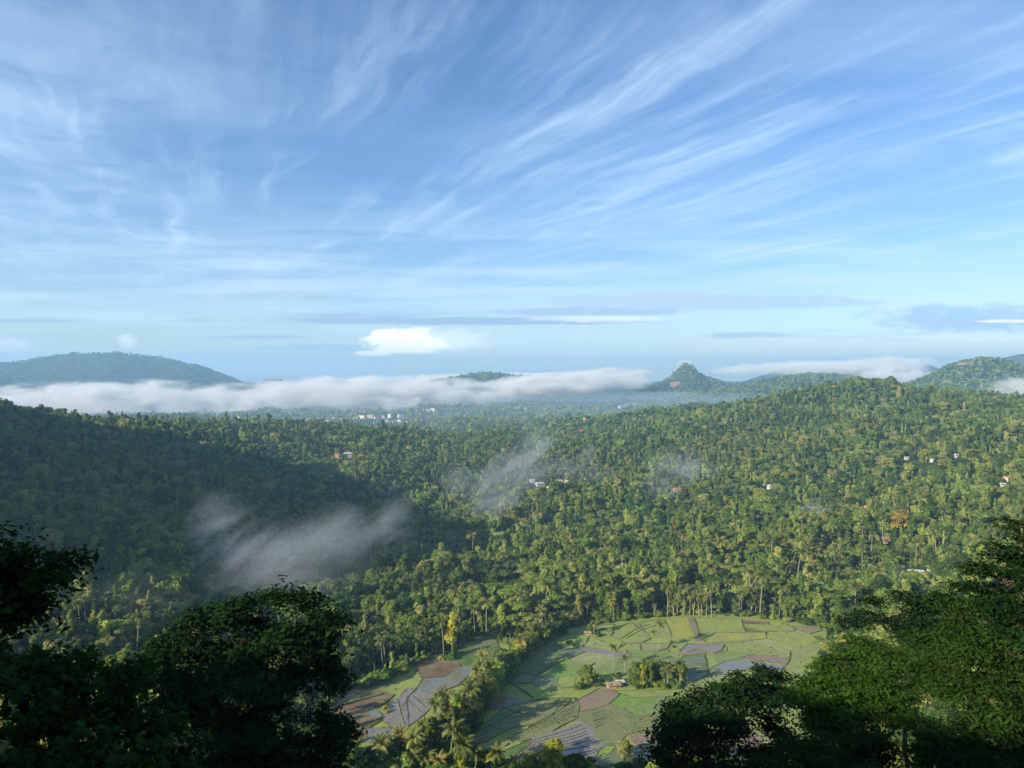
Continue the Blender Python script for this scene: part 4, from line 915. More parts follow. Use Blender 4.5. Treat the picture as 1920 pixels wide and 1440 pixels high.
# hidden behind nearer trees: keep one per small cell of view
cell = {}
order = np.argsort(dist)
take = np.zeros(len(AX), bool); cnt = {'t': 0, 'p': 0, 'b': 0}
for i in order:
    if not showing[i]: continue
    cls = 'p' if AK[i] >= 12 else ('b' if AK[i] >= 10 else 't')
    if cnt[cls] >= (295 if cls == 't' else 285 if cls == 'p' else 100): continue
    wpx = {'t': 8, 'p': 6, 'b': 4}[cls]*AS[i]/dist[i]*F; key = (int(PX[i]//max(6, wpx*0.45)), int(PYm[i]//max(5, wpx*0.35)))
    if key in cell and not isex[i]: continue
    cell[key] = 1; take[i] = True; cnt[cls] += 1
KNAME = {'broad': 'broadleaf_tree', 'tall': 'broadleaf_tree', 'slender': 'broadleaf_tree', 'umbrella': 'broadleaf_tree', 'bush': 'broadleaf_tree', 'palm': 'coconut_palm', 'banana': 'banana_plant'}
KADJ = {'broad': 'round leafy tree', 'tall': 'tall domed tree', 'slender': 'slender columnar tree', 'umbrella': 'flat topped tree', 'bush': 'low bushy tree', 'palm1': 'coconut palm', 'palm2': 'short coconut palm', 'palm3': 'tall coconut palm', 'banana': 'low banana clump'}
def zone(px, py, d):
    if py > 1392 and px < 1120: return 'in the lit belt below the paddies' if px > 860 else 'in the lit belt below the ponds' if px > 690 else 'beside the big dark tree'
    if 1080 < px < 1290 and 1225 < py < 1300: return 'in the grove among the paddies'
    if 1150 < px < 1260 and 1150 < py < 1225: return 'standing alone in the upper paddies'
    if 640 < px < 1120 and py > 1150 and abs(px-(1075-(py-1155)*1.05)) < 75: return 'in the row between the paddies, ' + ('lower end' if py > 1320 else 'middle' if py > 1220 else 'upper end')
    if 1120 <= px < 1260 and py < 1175 and d < 520: return 'behind the upper left paddies'
    if 1260 <= px < 1400 and py < 1175 and d < 500: return 'right behind the yellow plot'
    if px >= 1400 and d < 480: return 'behind the upper right paddies'
    if 1140 < px < 1240 and py > 1350: return 'beside the purple terraces'
    if px < 150: return 'above the near left crowns'
    if px < 300: return 'left of the big dark tree'
    if px < 480: return 'under the drifting mist'
    if px < 640: return 'right under the brightest mist'
    if px < 750: return 'above the reddish soil bank'
    if px < 860: return 'above the brown mud flats'
    if px < 980: return 'above the small meadow'
    if px < 1120: return 'above the top of the tree row'
    if px < 1260: return 'high behind the paddies, left'
    if px < 1400: return 'high behind the paddies, middle'
    if px < 1550: return 'high behind the paddies, right'
    return 'above the dark right crowns'
tone = [(1, 1, 1), (1.3, 1.3, 0.9), (0.72, 0.78, 0.9), (1.1, 1.25, 0.8), (1.5, 1.25, 0.8)]
tname = ['', 'yellowish ', 'dark ', 'fresh green ', 'olive ']
TREES_ = []
for i in np.nonzero(take)[0]:
    nm = KI[AK[i]]; base = nm.rstrip('123'); cm, tm = PROTO[nm]; nmo = KNAME[base]
    e = empty(nmo, (AX[i], AY[i], AZ_[i])); e.rotation_euler = spin[i]; e.scale = SC[i]
    k_ = int(_hash(np.array([i]), np.array([3]), 5)[0]*5) if base not in ('palm', 'banana') else 0
    ad = KADJ.get(nm, KADJ.get(base))
    sz = '' if base in ('palm', 'banana', 'tall') else ('large ' if hgt[i] > 13.5 else 'small ' if hgt[i] < 8 and base != 'bush' else '')
    lb = (sz+tname[k_]+ad+' '+zone(PX[i], PYm[i], dist[i])).strip()
    TREES_.append((lb, PX[i], e, 'palm' if base == 'palm' else ('banana plant' if base == 'banana' else 'tree')))
    c_ = bpy.data.objects.new('crown' if base != 'banana' else 'leaves', cm); link(c_, e); c_.color = (*tone[k_], 1)
    link(bpy.data.objects.new('trunk' if base != 'banana' else 'stem', tm), e)
bylab = {}
for t_ in TREES_: bylab.setdefault(t_[0], []).append(t_)
NUM = ['', '', 'two', 'three', 'four', 'five', 'six', 'seven', 'eight', 'nine']; ORD = ['', 'second', 'third', 'fourth', 'fifth', 'sixth', 'seventh', 'eighth']
for lb, ts in bylab.items():
    ts.sort(key=lambda t_: t_[1]); n_g = len(ts)
    for k_, (_, _, e, cat) in enumerate(ts):
        if n_g == 1: tag(e, lb, cat, cat+'s growing in the valley'); continue
        if n_g > 9: tag(e, lb, cat, lb); continue
        where = 'leftmost of '+NUM[n_g] if k_ == 0 else 'rightmost of '+NUM[n_g] if k_ == n_g-1 else ORD[k_]+' of '+NUM[n_g]+' from left'
        l2 = lb+', '+where
        if len(l2.split()) > 16: l2 = lb.replace('in the row between the paddies', 'in the dividing row').replace('flat topped tree', 'flat tree')+', '+where
        tag(e, l2 if len(l2.split()) <= 16 else l2.replace(' from left', ''), cat, lb)
rest = ~take
fr = rest & (AK < 12) & (dist <= 1500+1e9); 
isfar = rest & (AK < 12) & (dist > 1700)
fr = rest & (AK < 12) & ~isfar
P3 = np.stack([AX, AY, AZ_], 1)
scatter('forest', 'continuous green forest canopy covering the valley slopes and ridges', 'forest', P3[fr], AK[fr], spin[fr], SC[fr], forest_col)
pf = rest & (AK >= 12)
scatter('palm_forest', 'distant coconut palms mixed through the forest canopy', 'palms', P3[pf], AK[pf]-12, spin[pf], SC[pf], palm_col)
fp = np.concatenate([P3[isfar]]+FARPTS); nf = len(fp)
fs = np.concatenate([AS[isfar], rng.uniform(0.9, 1.5, nf-isfar.sum())]); fsp = np.zeros((nf, 3)); fsp[:, 2] = rng.uniform(0, 6.28, nf)
scatter('distant_forest', 'far off forest covering the plain and the distant hills', 'forest', fp, rng.integers(0, 4, nf), fsp, np.stack([fs, fs, fs*rng.uniform(.8, 1.25, nf)], 1), far_col)
print('TREES', len(AX), 'indiv', cnt, 'far', nf)
# ------------------------------------------------------------------ houses
plain('wall_white', (0.50, 0.48, 0.45), 0.8, 0.06, 1.0); plain('wall_cream', (0.60, 0.52, 0.36), 0.8, 0.06, 1.0); plain('wall_brown', (0.35, 0.24, 0.17), 0.8, 0.1, 1.0)
plain('roof_red', (0.34, 0.07, 0.05), 0.7, 0.15, 1.0); plain('roof_grey', (0.38, 0.37, 0.36), 0.6, 0.15, 1.0); plain('roof_tin', (0.40, 0.40, 0.39), 0.45, 0.12, 1.0, 0.5); plain('roof_brown', (0.26, 0.15, 0.10), 0.8, 0.2, 1.0); plain('roof_orange', (0.55, 0.27, 0.13), 0.8, 0.2, 1.0)
plain('roof_straw', (0.27, 0.21, 0.13), 0.9, 0.25, 2.0); plain('window_dark', (0.03, 0.035, 0.04), 0.2, 0.0, 1.0, 0.5); plain('steel', (0.55, 0.55, 0.55), 0.5, 0.1, 1.0, 0.5); plain('door_wood', (0.14, 0.08, 0.05), 0.6, 0.1, 1.0)
def house(x, y, z, wd, dp, hh, kind, rot, label, cat='house', group=None, flat=False, name='house', windows=True):
    e = tag(empty(name, (x, y, z-0.3), R(rot)), label, cat, group)
    wm = MATS[{'cream': 'wall_cream', 'brown': 'wall_brown', 'straw': 'wall_brown'}.get(kind, 'wall_white')]; rm = MATS[{'red': 'roof_red', 'grey': 'roof_grey', 'tin': 'roof_tin', 'white': 'roof_tin', 'cream': 'roof_tin', 'brown': 'roof_brown', 'orange': 'roof_orange', 'straw': 'roof_straw'}[kind]]
    MB().box(-wd/2, wd/2, -dp/2, dp/2, -3, hh).build('wall', wm, e)
    b = MB()
    if flat:
        b.box(-wd/2-.3, wd/2+.3, -dp/2-.3, dp/2+.3, hh+.003, hh+.5)
    else:
        o_ = 0.7; rh = dp*0.28
        b.poly([(-wd/2-o_, -dp/2-o_, hh-.1), (wd/2+o_, -dp/2-o_, hh-.1), (wd/2+o_, dp/2+o_, hh-.1), (-wd/2-o_, dp/2+o_, hh-.1), (-wd/2-o_+dp*.2, 0, hh+rh), (wd/2+o_-dp*.2, 0, hh+rh)],
               [(0,1,5,4), (1,2,5), (2,3,4,5), (3,0,4), (3,2,1,0)])
    b.build('roof', rm, e)
    if windows:
        nf_ = max(1, int(hh//3)); nw = max(2, int(wd//3))
        for f_ in range(nf_):
            for k_ in range(nw):
                xx = -wd/2+wd*(k_+0.5)/nw; z0 = f_*3+1.0
                if f_ == 0 and k_ == nw//2:
                    MB().box(xx-.5, xx+.5, -dp/2-.06, -dp/2+.02, 0, 2.1).build('door', MATS['door_wood'], e); continue
                MB().box(xx-.55, xx+.55, -dp/2-.05, -dp/2+.02, z0, z0+1.2).build('window', MATS['window_dark'], e)
    return e
for h, p in zip(HOUSES, HP):
    px, py, wd, dp, hh, kd, rt, lb = h; house(p[0], p[1], p[2]+0.3, wd, dp, hh, kd, rt, lb, flat=(kd in ('cream', 'white') and hh > 6), group=None)
# the town on the plain
rt_ = random.Random(11); TOWN = [(600,789,22,10),(612,791,26,9),(626,788,14,7),(578,790,16,6),(668,788,24,9),(680,785,30,9),(694,784,26,10),(706,787,20,8),(718,785,16,7),(731,784,18,13),(752,783,28,9),(740,795,22,7),(748,792,16,6),(762,796,10,6),(588,795,10,5),(640,790,12,5),(660,793,12,5),(725,791,12,5),
        (802,773,20,8),(812,772,30,8),(860,781,12,6),(872,783,10,5),(968,769,16,6),(985,769,14,6),(1068,783,12,5),(1075,779,10,5),(1060,786,10,5),(1176,762,20,7),(1095,787,9,4),(1120,776,10,4),(935,790,9,4),(700,796,9,4),(792,793,10,5),(780,789,9,5),(402,795,14,7),(414,793,18,7),(446,790,14,14),(430,797,10,5),(560,790,14,5),(545,792,10,5)]
for i, (px, py, wd, hh) in enumerate(TOWN):
    p = hit(px, py+2, 1500)
    where = ('at the left end of the town strip' if px < 560 else 'in the left cluster of the town' if px < 650 else 'in the bright central cluster of the town' if px < 770 else 'among trees just right of the town' if px < 900 else 'scattered on the far plain right of the town')
    lb = ('large ' if wd > 20 else 'small ' if wd < 13 else '')+('pale multi storey building ' if hh > 8 else 'white low building ')+where
    house(p[0], p[1], p[2]+6, wd*0.72, wd*0.45, hh*0.85, rt_.choice(['white', 'white', 'cream', 'red' if i % 3 else 'tin']), rt_.uniform(-40, 40), lb, 'building', lb, flat=hh > 8, name='town_building', windows=False)
def mast(px, py, hh, label):
    p = hit(px, py, 1500); e = tag(empty('radio_mast', (p[0], p[1], p[2])), label, 'mast')
    b = MB()
    for sx, sy in ((-1, -1), (1, -1), (1, 1), (-1, 1)): b.tube([(sx*2.2, sy*2.2, -1), (sx*0.5, sy*0.5, hh)], [0.28, 0.18], 4)
    for k_ in range(12):
        z0, z1 = hh*k_/12, hh*(k_+1)/12; r0, r1 = 2.2-1.7*z0/hh, 2.2-1.7*z1/hh
        b.tube([(-r0, -r0, z0), (r1, -r1, z1)], 0.12, 4); b.tube([(r0, r0, z0), (-r1, r1, z1)], 0.12, 4); b.tube([(r0, -r0, z0), (r1, r1, z1)], 0.12, 4); b.tube([(-r0, r0, z0), (-r1, -r1, z1)], 0.12, 4)
    b.build('lattice', MATS['steel'], e); MB().tube([(0, 0, hh), (0, 0, hh+6)], 0.15, 5).build('antenna', MATS['steel'], e)
    return e
mast(406, 796, 55, 'thin lattice mast left of the town strip'); mast(780, 778, 32, 'pale lattice mast behind the right side of the town')
# hut in the grove and field hut
x, y, z = at0(1150, 1288); house(x, y, 0.3, 6, 3.6, 1.6, 'straw', 12, 'low thatched hut at the left end of the palm grove', name='hut')
x, y, z = at0(1163, 1284); house(x, y, 0.3, 3, 2.2, 1.9, 'grey', 5, 'tiny white shed beside the thatched hut in the grove', name='shed')
x, y, z = at0(1102, 1189); house(x, y, 0.3, 3.2, 2.2, 1.2, 'straw', 0, 'tiny brown field hut under the palm at the upper left paddies', name='hut', windows=False)

# ------------------------------------------------------------------ special trees
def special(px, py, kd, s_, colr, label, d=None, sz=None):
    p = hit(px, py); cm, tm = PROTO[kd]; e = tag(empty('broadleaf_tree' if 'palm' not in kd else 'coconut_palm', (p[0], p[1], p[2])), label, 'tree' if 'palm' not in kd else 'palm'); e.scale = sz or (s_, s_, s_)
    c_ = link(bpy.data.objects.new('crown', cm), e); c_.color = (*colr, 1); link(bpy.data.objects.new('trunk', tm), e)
special(1688, 1000, 'broad1', 1.9, (2.3, 1.2, 1.3), 'large russet brown tree standing out on the green right slope')
special(1180, 965, 'tall1', 1.9, (1.0, 1.3, 0.8), 'tall bright tree rising out of the forest below the hamlet')
special(1204, 978, 'umbrella1', 1.5, (0.9, 1.0, 0.9), 'spreading tree on a pale bare trunk right of the tall bright tree')
special(812, 1170, 'palm1', 1.0, (1.7, 0.75, 0.55), 'withered rust brown palm in the forest above the mud flats')
special(849, 1160, 'palm1', 1.0, (1.7, 1.35, 0.9), 'bright yellow palm right of the withered rust brown one')
special(1151, 1165, 'palm1', 0.9, (1.7, 1.2, 0.6), 'orange yellow palm at the edge of the upper left paddies')
special(1268, 1012, 'palm1', 1.0, (1.9, 1.3, 0.5), 'bright orange palm in the middle of the slope behind the paddies')
special(1465, 1010, 'palm1', 1.0, (1.8, 1.4, 0.6), 'yellow palm high on the right of the slope behind the paddies')
special(635, 1120, 'umbrella2', 1.3, (1.7, 1.6, 1.7), 'pale grey green spreading tree beside the drifting mist')
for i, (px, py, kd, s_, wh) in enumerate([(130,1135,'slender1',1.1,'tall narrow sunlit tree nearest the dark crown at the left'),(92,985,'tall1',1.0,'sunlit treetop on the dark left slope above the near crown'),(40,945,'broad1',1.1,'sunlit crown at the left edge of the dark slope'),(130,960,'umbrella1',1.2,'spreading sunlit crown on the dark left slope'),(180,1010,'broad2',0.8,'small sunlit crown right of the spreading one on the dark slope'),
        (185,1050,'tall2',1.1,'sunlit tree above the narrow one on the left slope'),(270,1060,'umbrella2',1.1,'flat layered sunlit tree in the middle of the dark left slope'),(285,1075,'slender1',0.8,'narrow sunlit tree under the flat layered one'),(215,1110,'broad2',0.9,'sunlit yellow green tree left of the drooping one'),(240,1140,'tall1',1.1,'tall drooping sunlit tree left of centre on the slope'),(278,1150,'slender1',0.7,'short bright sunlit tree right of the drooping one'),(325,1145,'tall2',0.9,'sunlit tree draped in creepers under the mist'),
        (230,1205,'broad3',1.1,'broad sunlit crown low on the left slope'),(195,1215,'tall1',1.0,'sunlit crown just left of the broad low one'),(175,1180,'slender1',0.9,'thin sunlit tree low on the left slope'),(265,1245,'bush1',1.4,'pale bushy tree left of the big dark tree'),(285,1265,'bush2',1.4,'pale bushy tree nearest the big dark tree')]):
    special(px, py, kd, s_, (1.9, 1.75, 1.1), wh)  # warm bright crown tint paints in the sunlight on the sunlit trees

# ------------------------------------------------------------------ foreground trees on the camera's own hill
def limb(b, p0, p1, r0, r1, g, n_=6, sag=0.08, wig=0.05):
    p0, p1 = Vector(p0), Vector(p1); L = (p1-p0).length; P_ = []
    for i in range(n_+1):
        t = i/n_; q = p0.lerp(p1, t); q += Vector((g.normal(), g.normal(), g.normal()))*wig*L*math.sin(math.pi*t)*0.5; q.z += sag*L*math.sin(math.pi*t); P_.append(q)
    b.tube(P_, [r0*(1-i/n_)+r1*i/n_ for i in range(n_+1)], 7); return P_
def fg_tree(label, base, blobs, leaf, dens, col, seed, aspect=0.5, flat=0.35, trunk_r=0.35, bare=0.5, style='spray', bark='dark_bark', leafmat='near_leaf', name='broadleaf_tree', forks=3):
    """blobs: (px, py, D, rx_px, ry_px); each becomes a cluster of leafy sprays carried by its own limb"""
    g = np.random.default_rng(seed); e = tag(empty(name, base), label, 'tree'); bx, by, bz = base
    b = MB(); Cs = []; Ns = []; Cf = []
    W = []
    for (px, py, Dd, rx, ry) in blobs:
        x, y, z = atD(px, py, Dd); W.append((x-bx, y-by, z-bz, rx/F*Dd, ry/F*Dd))
    cen = np.array([w_[:3] for w_ in W]).mean(0); crotch = Vector((cen[0]*0.25, cen[1]*0.25, cen[2]*bare))
    limb(b, (0, 0, -2), crotch, trunk_r, trunk_r*0.7, g, 7, 0.02, 0.04)
    hubs = []
    order_ = sorted(range(len(W)), key=lambda i: (Vector(W[i][:3])-crotch).length)
    nodes = [(crotch, trunk_r*0.6)]
    for i in order_:
        x, y, z, rx, rz = W[i]; tgt = Vector((x, y, z-rz*0.45))
        best = min(nodes, key=lambda nd: (nd[0]-tgt).length + 0.35*max(0, nd[0].z-tgt.z) + 0.25*(nd[0]-crotch).length)
        P_ = limb(b, best[0], tgt, best[1]*0.8, max(0.03, best[1]*0.3), g, 7, 0.06, 0.10)
        nodes += [(P_[3], best[1]*0.6), (P_[5], best[1]*0.45)]
        # sprays on this cluster
        ry = rx*0.9; ns = max(6, int(3.6*dens*rx*(rz+0.25*rx)/(leaf*leaf*6)))
        per = 26 if style == 'spray' else 16
        d = g.normal(size=(ns, 3)); d /= np.linalg.norm(d, axis=1, keepdims=True); rr = g.uniform(0.25, 1.05, ns)**0.6
        nsub = int(g.integers(6, 10)); sd_ = g.normal(size=(nsub, 3)); sd_ /= np.linalg.norm(sd_, axis=1, keepdims=True); pick = g.integers(0, nsub, ns)
        d = sd_[pick]*0.78 + d*np.array([0.42, 0.42, 0.26]); rr = np.where(g.random(ns) < 0.85, 0.95, rr)
        SCn = np.stack([x+d[:, 0]*rx*rr, y+d[:, 1]*ry*rr, z+d[:, 2]*rz*rr*(1+flat*0)], 1)
        SCn += np.array([1, 1, 0.5])*np.stack([fbm(SCn[:, 0]/1.3, SCn[:, 1]/1.3+k_*7, 2, seed+k_) for k_ in range(3)], 1)*rx*0.12
        for k_ in range(min(ns, 16)):
            if g.random() < 0.9: limb(b, P_[int(g.integers(4, 8))], SCn[k_], max(0.02, best[1]*0.22), 0.012, g, 4, 0.04, 0.1)
        sr = leaf*(4.2 if style == 'spray' else 2.6)
        off = g.normal(size=(ns, per, 3))*np.array([1, 1, flat*0.6])*sr*0.42
        tilt = g.normal(0, 0.25, (ns, 1, 2)); off[:, :, 2] += (off[:, :, :2]*tilt).sum(-1) - 0.22*(off[:, :, 0]**2+off[:, :, 1]**2)/sr
        C = (SCn[:, None, :]+off).reshape(-1, 3); N = g.normal(size=C.shape)*(0.35 if style == 'spray' else 0.75)+np.array([0, 0, 1.0])+np.repeat(d, per, 0)*0.45
        Cs.append(C); Ns.append(N); Cf.append(np.repeat(g.random(ns)*0.6, per)+g.random(ns*per)*0.4)
    C = np.concatenate(Cs); N = np.concatenate(Ns)
    V, Q = leaf_quads(C, N, leaf*1.15, aspect, g, 0.25)
    me = np_mesh('crown', V, [Q], [MATS[leafmat]], cattr=np.concatenate(Cf)); c_ = link(bpy.data.objects.new('crown', me), e); c_.color = (*col, 1)
    b.build('trunk', MATS[bark], e, smooth=True)
    return e, len(C)
def gbase(px, Dd): x = (px-CX)/F*Dd; return (x, Dd, H1(x, Dd))
NL = 0
def FG(*a, **k):
    global NL; e, c_ = fg_tree(*a, **k); NL += c_
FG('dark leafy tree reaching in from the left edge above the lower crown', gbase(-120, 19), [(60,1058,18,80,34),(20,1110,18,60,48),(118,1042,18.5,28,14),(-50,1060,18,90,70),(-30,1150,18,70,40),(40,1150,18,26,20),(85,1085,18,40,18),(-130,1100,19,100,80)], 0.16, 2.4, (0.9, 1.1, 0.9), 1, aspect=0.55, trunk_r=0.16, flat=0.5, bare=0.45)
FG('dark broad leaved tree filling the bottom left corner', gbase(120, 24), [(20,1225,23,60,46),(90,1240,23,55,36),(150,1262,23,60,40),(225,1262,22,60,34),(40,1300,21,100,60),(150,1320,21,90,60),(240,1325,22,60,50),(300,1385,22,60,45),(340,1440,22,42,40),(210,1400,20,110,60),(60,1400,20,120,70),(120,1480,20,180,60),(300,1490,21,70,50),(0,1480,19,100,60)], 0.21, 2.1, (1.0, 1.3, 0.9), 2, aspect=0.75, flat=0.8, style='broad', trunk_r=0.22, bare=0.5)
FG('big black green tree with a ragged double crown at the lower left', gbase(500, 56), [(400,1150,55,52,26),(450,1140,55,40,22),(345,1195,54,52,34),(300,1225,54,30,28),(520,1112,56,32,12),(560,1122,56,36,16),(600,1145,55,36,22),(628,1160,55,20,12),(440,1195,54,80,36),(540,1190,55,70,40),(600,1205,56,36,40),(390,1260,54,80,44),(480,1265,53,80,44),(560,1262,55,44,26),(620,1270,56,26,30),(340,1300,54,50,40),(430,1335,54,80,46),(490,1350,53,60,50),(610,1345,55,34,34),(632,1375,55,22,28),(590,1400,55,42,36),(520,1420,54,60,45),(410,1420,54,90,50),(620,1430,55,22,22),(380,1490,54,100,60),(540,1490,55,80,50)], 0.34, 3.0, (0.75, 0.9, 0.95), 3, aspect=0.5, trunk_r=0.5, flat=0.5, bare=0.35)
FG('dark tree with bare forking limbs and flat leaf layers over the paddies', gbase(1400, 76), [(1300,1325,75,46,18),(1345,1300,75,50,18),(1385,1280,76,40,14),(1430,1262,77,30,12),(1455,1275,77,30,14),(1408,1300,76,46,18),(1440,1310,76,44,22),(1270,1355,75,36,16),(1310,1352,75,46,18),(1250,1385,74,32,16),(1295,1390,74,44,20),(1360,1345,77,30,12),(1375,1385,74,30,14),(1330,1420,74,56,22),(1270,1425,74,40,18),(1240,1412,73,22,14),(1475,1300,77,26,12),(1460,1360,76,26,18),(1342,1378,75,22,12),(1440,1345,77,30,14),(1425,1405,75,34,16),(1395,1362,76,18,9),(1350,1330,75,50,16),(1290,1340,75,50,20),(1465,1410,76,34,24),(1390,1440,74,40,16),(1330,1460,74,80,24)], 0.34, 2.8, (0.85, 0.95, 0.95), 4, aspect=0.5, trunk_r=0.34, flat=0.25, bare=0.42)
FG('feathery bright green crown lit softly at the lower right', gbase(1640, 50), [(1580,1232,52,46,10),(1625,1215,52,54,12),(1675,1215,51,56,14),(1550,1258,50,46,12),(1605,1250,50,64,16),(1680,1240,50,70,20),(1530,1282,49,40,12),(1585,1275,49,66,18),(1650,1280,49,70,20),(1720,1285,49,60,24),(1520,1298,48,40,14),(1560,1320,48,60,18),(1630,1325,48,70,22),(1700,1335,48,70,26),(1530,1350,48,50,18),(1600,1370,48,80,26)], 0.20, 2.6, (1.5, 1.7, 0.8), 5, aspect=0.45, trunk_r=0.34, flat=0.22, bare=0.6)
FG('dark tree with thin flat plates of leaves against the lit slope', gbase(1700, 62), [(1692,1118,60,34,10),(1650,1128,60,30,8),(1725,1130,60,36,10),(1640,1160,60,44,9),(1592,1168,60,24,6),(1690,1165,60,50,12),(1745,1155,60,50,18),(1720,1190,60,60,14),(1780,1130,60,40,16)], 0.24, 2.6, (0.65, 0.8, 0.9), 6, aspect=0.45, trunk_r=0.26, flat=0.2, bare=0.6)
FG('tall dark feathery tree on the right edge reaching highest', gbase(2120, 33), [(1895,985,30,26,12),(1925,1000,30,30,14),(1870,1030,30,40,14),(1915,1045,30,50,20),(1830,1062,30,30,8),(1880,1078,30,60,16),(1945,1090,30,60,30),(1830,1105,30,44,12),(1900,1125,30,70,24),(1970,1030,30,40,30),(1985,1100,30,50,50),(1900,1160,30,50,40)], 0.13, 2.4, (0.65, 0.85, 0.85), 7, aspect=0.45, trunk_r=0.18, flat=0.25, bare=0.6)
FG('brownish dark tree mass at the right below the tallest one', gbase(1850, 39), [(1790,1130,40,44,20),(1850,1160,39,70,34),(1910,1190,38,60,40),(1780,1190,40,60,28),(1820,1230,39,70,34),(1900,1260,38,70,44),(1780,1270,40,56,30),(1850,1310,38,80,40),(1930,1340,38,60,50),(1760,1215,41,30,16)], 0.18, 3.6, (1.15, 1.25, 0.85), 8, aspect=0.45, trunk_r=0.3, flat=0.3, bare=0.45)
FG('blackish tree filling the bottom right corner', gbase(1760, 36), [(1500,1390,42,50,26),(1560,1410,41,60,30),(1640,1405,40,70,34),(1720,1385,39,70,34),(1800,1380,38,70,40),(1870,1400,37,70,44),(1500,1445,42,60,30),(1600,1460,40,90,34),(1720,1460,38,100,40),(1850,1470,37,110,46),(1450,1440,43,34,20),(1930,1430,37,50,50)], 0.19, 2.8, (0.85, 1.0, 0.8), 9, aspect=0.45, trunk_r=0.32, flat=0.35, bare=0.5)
print('NEAR LEAVES', NL)

# ------------------------------------------------------------------ fog banks and mist
def vol_mat(name, dens, scale, lo, hi, col=(0.93, 0.95, 1.0), detail=5, dist=0.4, stretch=(1, 1, 1), soft=0.35, aniso=0.2, seed=0.0, diag=False):
    m, n, out = mat(name); t = n.new('ShaderNodeTexCoord'); g = n.new('ShaderNodeNewGeometry'); pv = n.new('ShaderNodeVolumePrincipled')
    pos = n.vmath('ADD', n.vmath('MULTIPLY', g.outputs['Position'], stretch), (seed, seed*1.7, seed*0.3)); 
    if diag:      # strands rising to one side
        q0, q1, q2 = n.sep(pos); pos = n.xyz(n.math('MULTIPLY', n.math('ADD', q0, n.math('MULTIPLY', q2, 0.6)), 0.5), n.math('MULTIPLY', q1, 0.7), n.math('MULTIPLY', n.math('SUBTRACT', q2, n.math('MULTIPLY', q0, 0.55)), 1.5))
    nz = n.noise(pos, scale, detail, 0.62, dist)
    x, y, z = n.sep(t.outputs['Object'])       # the mesh is a unit ball scaled to size: object radius = 1 at the edge
    r2 = n.math('SQRT', n.math('ADD', n.math('ADD', n.math('MULTIPLY', x, x), n.math('MULTIPLY', y, y)), n.math('MULTIPLY', z, z)))
    fall = n.math('SUBTRACT', 1.0, r2)
    s_ = n.math('ADD', nz, n.math('MULTIPLY', fall, soft)); dd = n.ramp(s_, lo, hi); dd = n.math('MULTIPLY', dd, n.ramp(fall, 0.0, 0.16))
    n.put(pv.inputs['Density'], n.math('MULTIPLY', dd, dens)); pv.inputs['Color'].default_value = (*col, 1); pv.inputs['Anisotropy'].default_value = aniso
    n.l.new(pv.outputs[0], out.inputs['Volume']); return m
def ball_mesh(name, m, seg=24, rings=12):
    V = []; Fq = []; 
    for i in range(rings+1):
        th = math.pi*i/rings
        for j in range(seg): ph = 2*math.pi*j/seg; V.append((math.sin(th)*math.cos(ph), math.sin(th)*math.sin(ph), math.cos(th)))
    for i in range(rings):
        for j in range(seg): a_ = i*seg+j; b_ = i*seg+(j+1) % seg; Fq.append((a_, a_+seg, b_+seg, b_))
    me = bpy.data.meshes.new(name); me.from_pydata(V, [], Fq); me.validate(); me.update(); me.materials.append(m); return me
def mist(name, label, loc, size, m, rot=(0, 0, 0)):
    o = link(bpy.data.objects.new(name, ball_mesh(name, m))); o.location = loc; o.scale = size; o.rotation_euler = rot
    tag(o, label, 'fog' if 'fog' in name else 'mist', kind='stuff'); return o
FB = vol_mat('fog_bank_volume', 0.026, 0.010, 0.54, 0.80, col=(0.88, 0.89, 0.92), detail=8, stretch=(0.75, 1, 1.7), soft=0.36, aniso=0.0)
FBS = vol_mat('fog_patch_volume', 0.009, 0.015, 0.59, 0.80, col=(1.0, 1.0, 1.0), detail=5, stretch=(0.8, 0.8, 1.5), soft=0.45, aniso=0.0)
def fog(label, px0, px1, D0, D1, ytop0, ybot0, ytop1, ybot1, deep, m=FB, n_=1, name='fog_bank'):
    """an elongated bank between two places, given by where its ends stand"""
    a_ = Vector(atD(px0, (ytop0+ybot0)/2, D0)); b_ = Vector(atD(px1, (ytop1+ybot1)/2, D1)); c_ = (a_+b_)/2; d = b_-a_
    hz = ((ybot0-ytop0)/F*D0+(ybot1-ytop1)/F*D1)/4
    o = mist(name, label, c_, (d.length/2, deep, hz), m, (0, -math.atan2(d.z, math.hypot(d.x, d.y)), math.atan2(d.y, d.x))); return o
fog('long flat grey white cloud bank below the flat topped mountain', -320, 620, 2750, 3000, 718, 862, 700, 812, 420)
fog('middle stretch of the cloud bank lying behind the town', 300, 1010, 2900, 3150, 700, 806, 700, 778, 420)
fog('right stretch of the cloud bank rising towards the conical peak', 840, 1235, 3100, 3500, 702, 766, 688, 728, 380)
fog('far cloud layer hugging the horizon behind the middle of the bank', 640, 1260, 5400, 5400, 700, 722, 694, 716, 500, FBS)
fog('white fog filling the gap between the conical peak and the rocky hill', 1330, 1790, 5200, 4400, 678, 706, 664, 712, 350, FBS)
fog('pale fog pooled behind the right ridge below the rocky hill', 1560, 1800, 3900, 3600, 680, 728, 686, 730, 220, FBS)
fog('thin fog lying low by the right edge behind the ridge', 1820, 2080, 2300, 2200, 690, 775, 690, 790, 160, FBS)
fog('small white cloud cap behind the rock knob of the conical peak', 1262, 1306, 4700, 4700, 675, 694, 674, 692, 60, FB)
fog('white fog on the left flank of the conical peak', 1060, 1235, 4000, 4000, 688, 722, 682, 716, 160, FB)
fog('tattered fog over the distant ridges left of the rocky hill', 1560, 1780, 5000, 5000, 664, 700, 662, 700, 250, FBS)
fog('fog wisp right of the conical peak', 1320, 1440, 3900, 3900, 684, 706, 684, 704, 120, FBS)
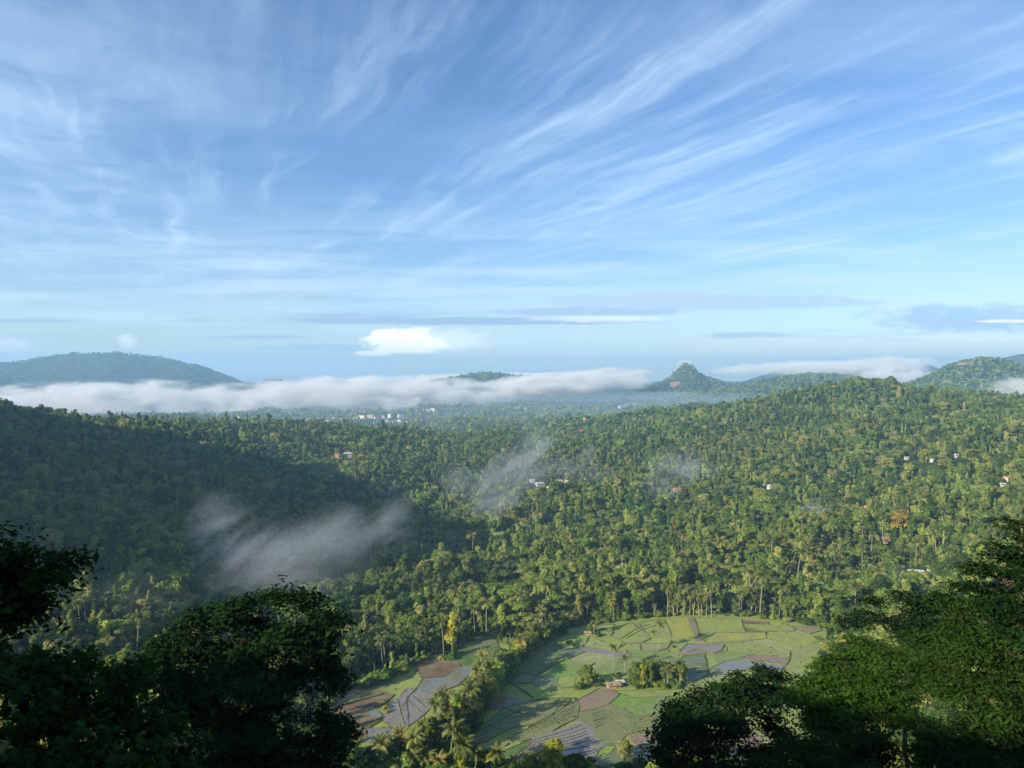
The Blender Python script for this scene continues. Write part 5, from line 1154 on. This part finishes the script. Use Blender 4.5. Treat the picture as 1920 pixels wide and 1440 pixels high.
MW = vol_mat('mist_volume', 0.0135, 0.030, 0.53, 0.95, dist=1.0, diag=True, col=(0.84, 0.91, 1.0), detail=8, stretch=(1, 1, 0.8), soft=0.30, aniso=0.2, seed=3.1)
MT = vol_mat('thin_mist_volume', 0.009, 0.018, 0.52, 1.0, dist=1.0, diag=True, col=(0.84, 0.91, 1.0), detail=8, soft=0.34, aniso=0.2, seed=8.3)
def wisp(label, px, py, Dd, rxp, ryp, depth, m=MW, roll=0.0, yaw=0.0):
    return mist('mist', label, atD(px, py, Dd), (1.35*rxp/F*Dd, 1.3*depth, 1.4*ryp/F*Dd), m, (0, R(roll), R(yaw)))
wisp('broad drifting mist patch over the dark valley side', 530, 1060, 470, 190, 84, 40, MT, -12)
wisp('brighter mist strands along the lower part of the broad patch', 500, 1035, 460, 120, 48, 30, MW, -10)
wisp('bright plume rising at the right end of the broad mist patch', 735, 965, 540, 46, 60, 25, MW, 0)
wisp('mist joining the bright plume to the broad patch', 650, 1020, 500, 80, 40, 25, MW, -25)
wisp('mist strand climbing at the left end of the broad patch', 420, 1000, 480, 55, 66, 30, MW, 0)
wisp('faint mist low over the left slope beside the near crowns', 150, 1150, 400, 170, 60, 30, MT, -10)
wisp('smoky mist wisp over the brown ploughed plot', 812, 1262, 385, 36, 50, 12, MW, 15)
wisp('mist streak in the dark valley above the tree row', 915, 925, 800, 60, 42, 40, MW, 25)
wisp('small mist strand left of the streak in the dark valley', 855, 905, 830, 26, 34, 30, MW, 40)
wisp('mist veil left of the hamlet', 975, 880, 950, 70, 40, 45, MW, -25)
wisp('mist over the hamlet', 1060, 878, 980, 75, 30, 45, MT, 5)
wisp('mist trailing up the valley beyond the hamlet', 1005, 835, 1200, 40, 45, 50, MT, -50)
wisp('small upright mist puff right of the hamlet', 1105, 865, 960, 26, 26, 25, MW)
wisp('mist ribbon on the slope right of the hamlet', 1270, 875, 860, 70, 32, 35, MW, -8)
wisp('smaller mist strand under the ribbon on the slope', 1240, 915, 800, 36, 26, 25, MT, 0)
wisp('pale mist puff high on the right slope', 1535, 975, 690, 50, 36, 25, MW, -25)
wisp('faint blue mist in the hollow behind the long white building', 1690, 1078, 520, 60, 24, 20, MT)

m, n, out = mat('plain_mist'); pv = n.new('ShaderNodeVolumePrincipled'); pv.inputs['Color'].default_value = (0.62, 0.80, 1.0, 1); pv.inputs['Density'].default_value = 0.00042
n.l.new(pv.outputs[0], out.inputs['Volume'])
mist('mist', 'thin blue morning mist pooled over the far plain around the town', (0, 3100, -5), (3300, 1350, 75), m)
# ------------------------------------------------------------------ haze
m, n, out = mat('haze_air'); pv = n.new('ShaderNodeVolumePrincipled'); pv.inputs['Color'].default_value = (0.38, 0.68, 1.0, 1); pv.inputs['Density'].default_value = 0.000125; pv.inputs['Anisotropy'].default_value = 0.1
n.l.new(pv.outputs[0], out.inputs['Volume'])
hz = MB().box(-14500, 14500, -1900, 14500, -45, 430).build('haze', m); tag(hz, 'thin blue haze filling the air over the valley', 'haze', kind='stuff')
